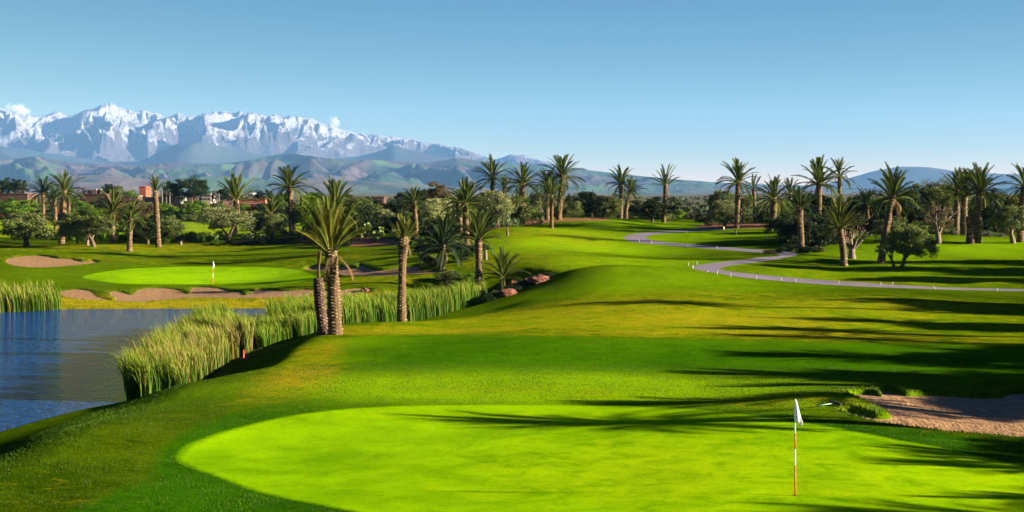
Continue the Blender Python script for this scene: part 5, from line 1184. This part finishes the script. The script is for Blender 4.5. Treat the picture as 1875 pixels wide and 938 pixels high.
wallbox('boundary_wall', 'short terracotta wall piece between village poles and bright trees', 'wall', 302, 432, 380, 392, 372, .4, 'terracotta', BW, None, 6)
wallbox('boundary_wall', 'red wall piece at the far left edge behind the wide low tree', 'wall', -60, 52, 377, 392, 380, .4, 'terracotta', BW, None, 5)
wallbox('boundary_wall', 'terracotta wall seen behind the multi stemmed olive right of centre', 'wall', 1120, 1216, 394, 410, 300, .4, 'terracotta', BW, None, 8)
wallbox('boundary_wall', 'low terracotta wall behind the shrubs at the path bend', 'wall', 1226, 1300, 398, 412, 300, .4, 'terracotta', BW, None, 6)
wallbox('boundary_wall', 'terracotta wall glimpsed left of the crest olives', 'wall', 1040, 1112, 394, 410, 300, .4, 'terracotta', BW, None, 6)
def house(label, px0, px1, yt, yb, Y, mat, nw=3, nf=1, roof=None, depth=9, parapet=True, name='village_house', cat='house'):
    X0 = (px0 - CX) / F * Y; Wd = (px1 - px0) / F * Y; zt = CZ + (HY - yt) / F * Y; zb = CZ + (HY - yb) / F * Y; Hh = zt - zb
    t = thing(name, label, cat, (X0, Y, zb), 0, 'village houses'); g = min(hz(X0, Y), zb) - zb - .5
    mb = MB(); mb.box(0, 0, g, Wd, depth, Hh); mb.build('wall', M[mat], t)
    mb = MB(); mb.box(-.15, -.15, Hh + .003, Wd + .15, depth + .15, Hh + .35); mb.build('roof', M[roof or mat], t)
    if nw:
        ww = min(1.1, Wd / nw * .4); fh = Hh / nf
        for f_ in range(nf):
            for i in range(nw):
                x = Wd * (i + .5) / nw; zz = f_ * fh + fh * .38; wh = min(1.3, fh * .42)
                mb = MB(); mb.box(x - ww / 2 - .1, -.08, zz - .1, x + ww / 2 + .1, -.003, zz + wh + .1); fr = mb.build('window', M['concrete'], t)
                mb = MB(); mb.box(x - ww / 2, -.11, zz, x + ww / 2, -.083, zz + wh); mb.build('pane', M['windowglass'], fr)
    return t
HS = [('long low dark brown building behind the tallest left palm',146,192,357,372,420,'mudbrown',0,1,'mudbrown'),('small dark upper storey standing on the long brown building',160,176,348,357,428,'mudbrown',1,1,'pale_roof'),
 ('low grey roofed building left of the red block',200,252,360,372,430,'mudbrown',0,1,'concrete'),('square orange red block rising above the low roofs',255,267,343,366,600,'brick_red',0,1,'brick_red'),
 ('low grey building stretching behind the slim tall palm',262,330,363,372,440,'concrete',0,1,'concrete'),('cream house right of the largest dark tree',368,386,356,368,520,'housewhite',3,2,'housewhite'),('pinkish small house left of the cream house',352,364,360,369,520,'housepink',2,1,'housepink'),
 ('cream two storey house between the spiky palm and feathery palm',454,463,355,370,560,'housewhite',2,2,'housewhite'),('pink house with flat roof right of the cream two storey house',464,480,358,370,560,'housepink',3,2,'pale_roof'),
 ('long building with dark roof above the terracotta wall',438,486,366,373,385,'terracotta',0,1,'mudbrown'),('dark brown house above the silvery olive tree',681,703,362,378,430,'mudbrown',3,1,'mudbrown'),('tiny cream house far left behind the eucalyptus',28,42,355,366,500,'housewhite',2,1,'pale_roof'),
 ('low brown building at the far left edge',-10,50,356,368,420,'mudbrown',0,1,'mudbrown'),('pink low house right of the tall poles',404,428,361,371,480,'housepink',4,1,'concrete'),
 ('cream farmhouse in the distance behind the path bend',1238,1252,380,390,620,'housewhite',2,1,'pale_roof'),('pinkish farm building right of the cream farmhouse',1253,1276,384,392,560,'housepink',3,1,'concrete'),('grey farm building left of the forked trunk olive',1279,1298,384,395,500,'concrete',3,1,'concrete'),
 ('small cream farm shed left of the cream farmhouse',1218,1232,383,390,640,'housewhite',2,1,'housepink'),('low dark house behind the earth mound',1360,1376,386,394,500,'mudbrown',2,1,'mudbrown'),('far cream house between the bank palm crown and silvery olive',642,655,366,374,600,'housewhite',2,1,'pale_roof')]
for a in HS: house(*a)
for px, yt, yb, Y, lb in [(297,347,372,400,'left grey pole beside the slim tall palm'),(311,352,370,430,'shorter grey pole right of the slim tall palm'),(397,345,370,440,'thin tall pole left of the spiky palm'),(401,354,380,372,'white concrete pole rising from the wall by the spiky palm'),(476,356,372,430,'small pole beside the pink flat roofed house')]:
    X = (px - CX) / F * Y; zt = CZ + (HY - yt) / F * Y; z = hz(X, Y); t = thing('utility_pole', lb, 'pole', (X, Y, z), 0, 'poles of the village')
    mb = MB(); mb.tube([(0, 0, -.3), (0, 0, zt - z)], [.17, .11], 8); mb.build('pole', M['concrete'], t, True); mb = MB(); mb.box(-.7, -.06, zt - z - .7, .7, .06, zt - z - .55); mb.build('crossarm', M['concrete'], t)
print('small', round(time.time() - T0, 1))

# darker undergrowth closing the groves
US = [(588,446,170,'at the foot of the far palm'),(628,448,166,'right of the far palm foot'),(655,440,190,'left of the earth bed cactus'),(720,430,200,'behind the earth bed, centre'),(738,432,196,'left of the slim palm foot'),(776,446,160,'right of the slim palm foot'),(796,462,146,'behind the hanging palm'),(823,470,140,'between hanging palm and rough trunk'),(838,458,150,'at the foot of the two skirted palms'),(868,440,165,'right of the skirted palms'),(884,428,172,'left of the willowy tree'),
      (898,424,174,'under the willowy tree'),(925,404,195,'left on the ridge top'),(948,402,198,'second on the ridge top'),(970,401,200,'third on the ridge top'),(990,401,200,'fourth on the ridge top'),(1012,400,202,'fifth on the ridge top'),(1036,400,204,'right of the tallest ridge palm'),(1066,400,206,'left under the crest olives'),(1096,400,208,'right under the crest olives'),(1128,400,212,'left of the crest pair'),(1160,402,214,'right of the crest pair'),(1180,404,214,'left under the multi stemmed olive'),(1208,406,214,'right under the multi stemmed olive'),
      (1310,412,200,'left of the forked trunk'),(1345,410,206,'behind the lone tall palm'),(1404,414,192,'left of the thick dark trunk'),(1430,424,170,'right of the thick dark trunk'),(1452,440,156,'left under the very dark bush'),(1470,452,146,'in front of the very dark bush'),(1496,456,143,'at the foot of the dark foliage'),(1518,452,147,'right of the dark foliage foot'),(1566,430,168,'behind the pruned olive'),(1590,428,170,'behind the leaning trunk'),(1620,430,168,'left behind the round olive'),(1648,428,170,'behind the round olive crown'),(1690,424,172,'right behind the round olive'),
      (1708,428,166,'left behind the twisted olive'),(1732,422,170,'right behind the twisted olive'),(1758,416,176,'behind the trio, left'),(1782,414,182,'behind the trio, right'),(1816,416,178,'left of the fluted olive'),(1862,420,172,'right of the fluted olive')]
for i, (px, py, Y, wh) in enumerate(US):
    r2 = random.Random(i * 3 + 1); mt = r2.choice(['dark_leaf', 'dark_leaf', 'green_leaf', 'olive', 'dark_leaf'])
    kk = 1.4 if px > 1290 or px < 900 else 1.0
    shrub(px, py, Y, r2.uniform(13, 22) * kk, r2.uniform(14, 30) * kk * 150 / Y, mt, {'dark_leaf': 'dark', 'green_leaf': 'mid green', 'olive': 'grey green'}[mt] + ' undergrowth bush ' + wh, 'undergrowth bushes')
FS = [(-4,396,335,20,24),(70,404,310,16,22),(92,398,330,14,20),(118,400,320,20,26),(178,402,310,16,24),(205,400,320,18,26),(232,398,330,18,24),(268,400,315,20,22),(290,404,305,16,24),(330,396,340,18,26),(375,400,320,18,20),(396,398,330,16,26),(418,396,340,18,22),(446,398,335,18,22),(470,396,340,16,20),(492,400,320,20,26),(520,402,310,18,34),(545,402,310,20,36),(580,404,300,22,40),(600,400,320,20,30)]
FW_ = ['at the left edge','left of the wall pilasters','right of the wide low tree','behind the tallest left palm','left behind the stout palm','right behind the stout palm','behind the pale trunked palm','left of the slim tall palm','behind the slim tall palm','between the bright pair','right of the bright pair','left behind the spiky palm','at the foot of the spiky palm','right of the spiky palm','below the dark roofed long building','left of the feathery palm trunk','behind the feathery palm trunk','right of the feathery palm trunk','left behind the bank palm crown','behind the bank palm crown']
for i, (a, wh) in enumerate(zip(FS, FW_)):
    mt = ['dark_leaf', 'green_leaf', 'olive', 'brown_leaf'][(i * 7) % 4 if i % 3 else 0]
    shrub(*a, mt, {'dark_leaf': 'dark', 'green_leaf': 'green', 'olive': 'grey', 'brown_leaf': 'brownish'}[mt] + ' scrub on the red bank ' + wh, 'scrub on the red bank', 'dense')

# scrub and hedges scattered over the plain, far beyond the lawns
rs = np.random.default_rng(77); V = []; Fq_n = 0; TI = []
ys = np.exp(rs.uniform(math.log(400), math.log(2600), 1500)); xs = rs.uniform(-.42, .42, 1500) * ys
xr = rs.uniform(.06, .42, 500); yr = rs.uniform(260, 480, 500); xs = np.r_[xs, xr * yr]; ys = np.r_[ys, yr]
zs = hfull(xs, ys)
for x, y, z in zip(xs, ys, zs):
    n_ = 26 if y > 700 else 60; hh = rs.uniform(.8, 2.6) * (1.5 if y > 900 else 1.0); ww = hh * rs.uniform(.8, 2.2)
    d = rs.normal(size=(n_, 3)); d /= np.linalg.norm(d, axis=1)[:, None]; d[:, 2] = np.abs(d[:, 2]); pc = np.array([x, y, z]) + d * np.array([ww, ww, hh]) * (rs.random(n_) ** .4)[:, None]
    a = rs.normal(size=(n_, 3)); a /= np.linalg.norm(a, axis=1)[:, None]; b2 = np.cross(a, rs.normal(size=(n_, 3))); b2 /= np.linalg.norm(b2, axis=1)[:, None]; s_ = hh * .28
    V.append(np.stack([pc - a * s_, pc + b2 * s_ * .6, pc + a * s_, pc - b2 * s_ * .6], 1).reshape(-1, 3)); TI.append(np.full(n_ * 4, rs.random()))
V = np.concatenate(V); o = mesh_obj('plain_scrub', V, np.arange(len(V)).reshape(-1, 4), M['scrub'], None, False, {'tint': np.concatenate(TI)}); o['kind'] = 'stuff'

# short turf blades near the camera: ragged rims round the putting green and a grassy grain on the rough
q = np.c_[RNG.uniform(-15, 16, 420000), RNG.uniform(29, 56, 420000)]
q = q[np.abs(q[:, 0]) < .375 * q[:, 1] + .5]
q = q[(sdf(q[:, 0], q[:, 1], G1) > 0) & (sdf(q[:, 0], q[:, 1], B1) > .05) & (sdf(q[:, 0], q[:, 1], POND) > .6)][:150000]
blades('turf_blades', q, .025, .06, .016, ('turf_blade', 'reed_dry'), np.full(len(q), .015), .5, 12)
# two small wisps of cloud above the ridge, behind the far end of the haze
m = bpy.data.materials.new('cloud_vapour'); m.use_nodes = True; t = m.node_tree; t.nodes.clear()
out = t.nodes.new('ShaderNodeOutputMaterial'); cv_ = t.nodes.new('ShaderNodeVolumePrincipled'); tc = t.nodes.new('ShaderNodeTexCoord')
ns_ = t.nodes.new('ShaderNodeTexNoise'); ns_.inputs['Scale'].default_value = 1.7; ns_.inputs['Detail'].default_value = 5; t.links.new(tc.outputs['Object'], ns_.inputs['Vector'])
ln_ = t.nodes.new('ShaderNodeVectorMath'); ln_.operation = 'LENGTH'; t.links.new(tc.outputs['Object'], ln_.inputs[0])
su = t.nodes.new('ShaderNodeMath'); su.operation = 'SUBTRACT'; t.links.new(ns_.outputs[0], su.inputs[0])
hl = t.nodes.new('ShaderNodeMath'); hl.operation = 'MULTIPLY'; t.links.new(ln_.outputs['Value'], hl.inputs[0]); hl.inputs[1].default_value = .55; t.links.new(hl.outputs[0], su.inputs[1])
mu = t.nodes.new('ShaderNodeMath'); mu.operation = 'MULTIPLY'; mu.use_clamp = False; t.links.new(su.outputs[0], mu.inputs[0]); mu.inputs[1].default_value = .022
mx = t.nodes.new('ShaderNodeMath'); mx.operation = 'MAXIMUM'; t.links.new(mu.outputs[0], mx.inputs[0]); mx.inputs[1].default_value = 0
t.links.new(mx.outputs[0], cv_.inputs['Density']); cv_.inputs['Color'].default_value = (1, .97, .95, 1); t.links.new(cv_.outputs[0], out.inputs['Volume'])
for px, py, rx, rz in ((30, 206, 26, 20), (612, 226, 12, 17)):
    Y = 24600.0; bm = __import__('bmesh').new(); __import__('bmesh').ops.create_icosphere(bm, subdivisions=3, radius=1); me = bpy.data.meshes.new('cloud'); bm.to_mesh(me); bm.free(); me.materials.append(m)
    o = bpy.data.objects.new('cloud', me); COL.objects.link(o); o.location = ((px - CX) / F * Y, Y, CZ + (HY - py) / F * Y); o.scale = (rx / F * Y, rx / F * Y, rz / F * Y); o['kind'] = 'stuff'

GY = [(893,560,98,15,17),(915,556,99,16,15),(938,550,100,18,16),(962,544,101,16,15),(985,536,103,16,16),(1006,526,105,13,14),(905,540,107,18,20),(884,536,110,18,22),(858,530,112,20,24),(842,520,116,20,24),(822,506,121,22,26),(792,500,126,20,22),(850,478,134,24,26),(878,470,140,18,20),(830,462,142,22,22),(780,486,132,18,18)]
GW = ['left end of the dark gully','second in the dark gully','in front of the low rocks','middle of the dark gully','right of the low rocks','right end of the dark gully','between reeds and low rocks','behind the end of the reeds','behind the reeds left of the rough trunk','at the left of the rough trunked palm','at the foot of the hanging palm','left of the hanging palm','behind the rough trunked palm','right behind the rough trunked palm','behind the crown of the hanging palm','between slender bank palm and hanging palm']
for a, wh in zip(GY, GW): shrub(*a, 'dark_leaf' if a[0] % 3 else 'olive', ('dark' if a[0] % 3 else 'grey green') + ' scrub ' + wh, 'scrub in the gully')
VT = [(14,392,345,-8,372,40,392,'at the left picture edge'),(72,396,345,50,368,96,394,'left of the tallest left palm'),(140,398,345,124,362,166,392,'before the long brown building, left'),(184,398,345,166,366,206,394,'before the long brown building, right'),(262,398,345,244,364,284,394,'left of the slim palm trunk'),(298,398,345,284,368,318,394,'right of the slim palm trunk'),(352,396,350,334,366,372,390,'below the largest village tree'),(396,398,345,380,366,414,394,'below the tall poles'),(446,398,345,430,370,462,394,'below the cream two storey house'),(478,398,345,462,370,498,394,'below the pink flat roofed house')]
for i, (px, py, Y, x0, y0, x1, y1, wh) in enumerate(VT):
    tree(px, py, Y, x0, y0, x1, y1, 'dense', ['dark_leaf', 'green_leaf', 'olive'][i * 2 % 3], ['dark', 'fresh green', 'grey green'][i * 2 % 3] + ' tree on the red bank ' + wh, 'trees on the red bank', nl=3, rad=.25, name='bank_tree')

# ------------------------------------------------------------------ haze
m = bpy.data.materials.new('haze_air'); m.use_nodes = True; t = m.node_tree; t.nodes.clear()
out = t.nodes.new('ShaderNodeOutputMaterial'); pv_ = t.nodes.new('ShaderNodeVolumePrincipled')
pv_.inputs['Color'].default_value = (.22, .50, 1.0, 1); pv_.inputs['Density'].default_value = HAZE; pv_.inputs['Anisotropy'].default_value = 0.0
t.links.new(pv_.outputs[0], out.inputs['Volume'])
mb = MB(); mb.box(-18000, -1000, -60, 20000, 23600, 1620); hz_ = mb.build('haze', m)
tag(hz_, kind='stuff')
print('done', round(time.time() - T0, 1), len(bpy.data.objects))
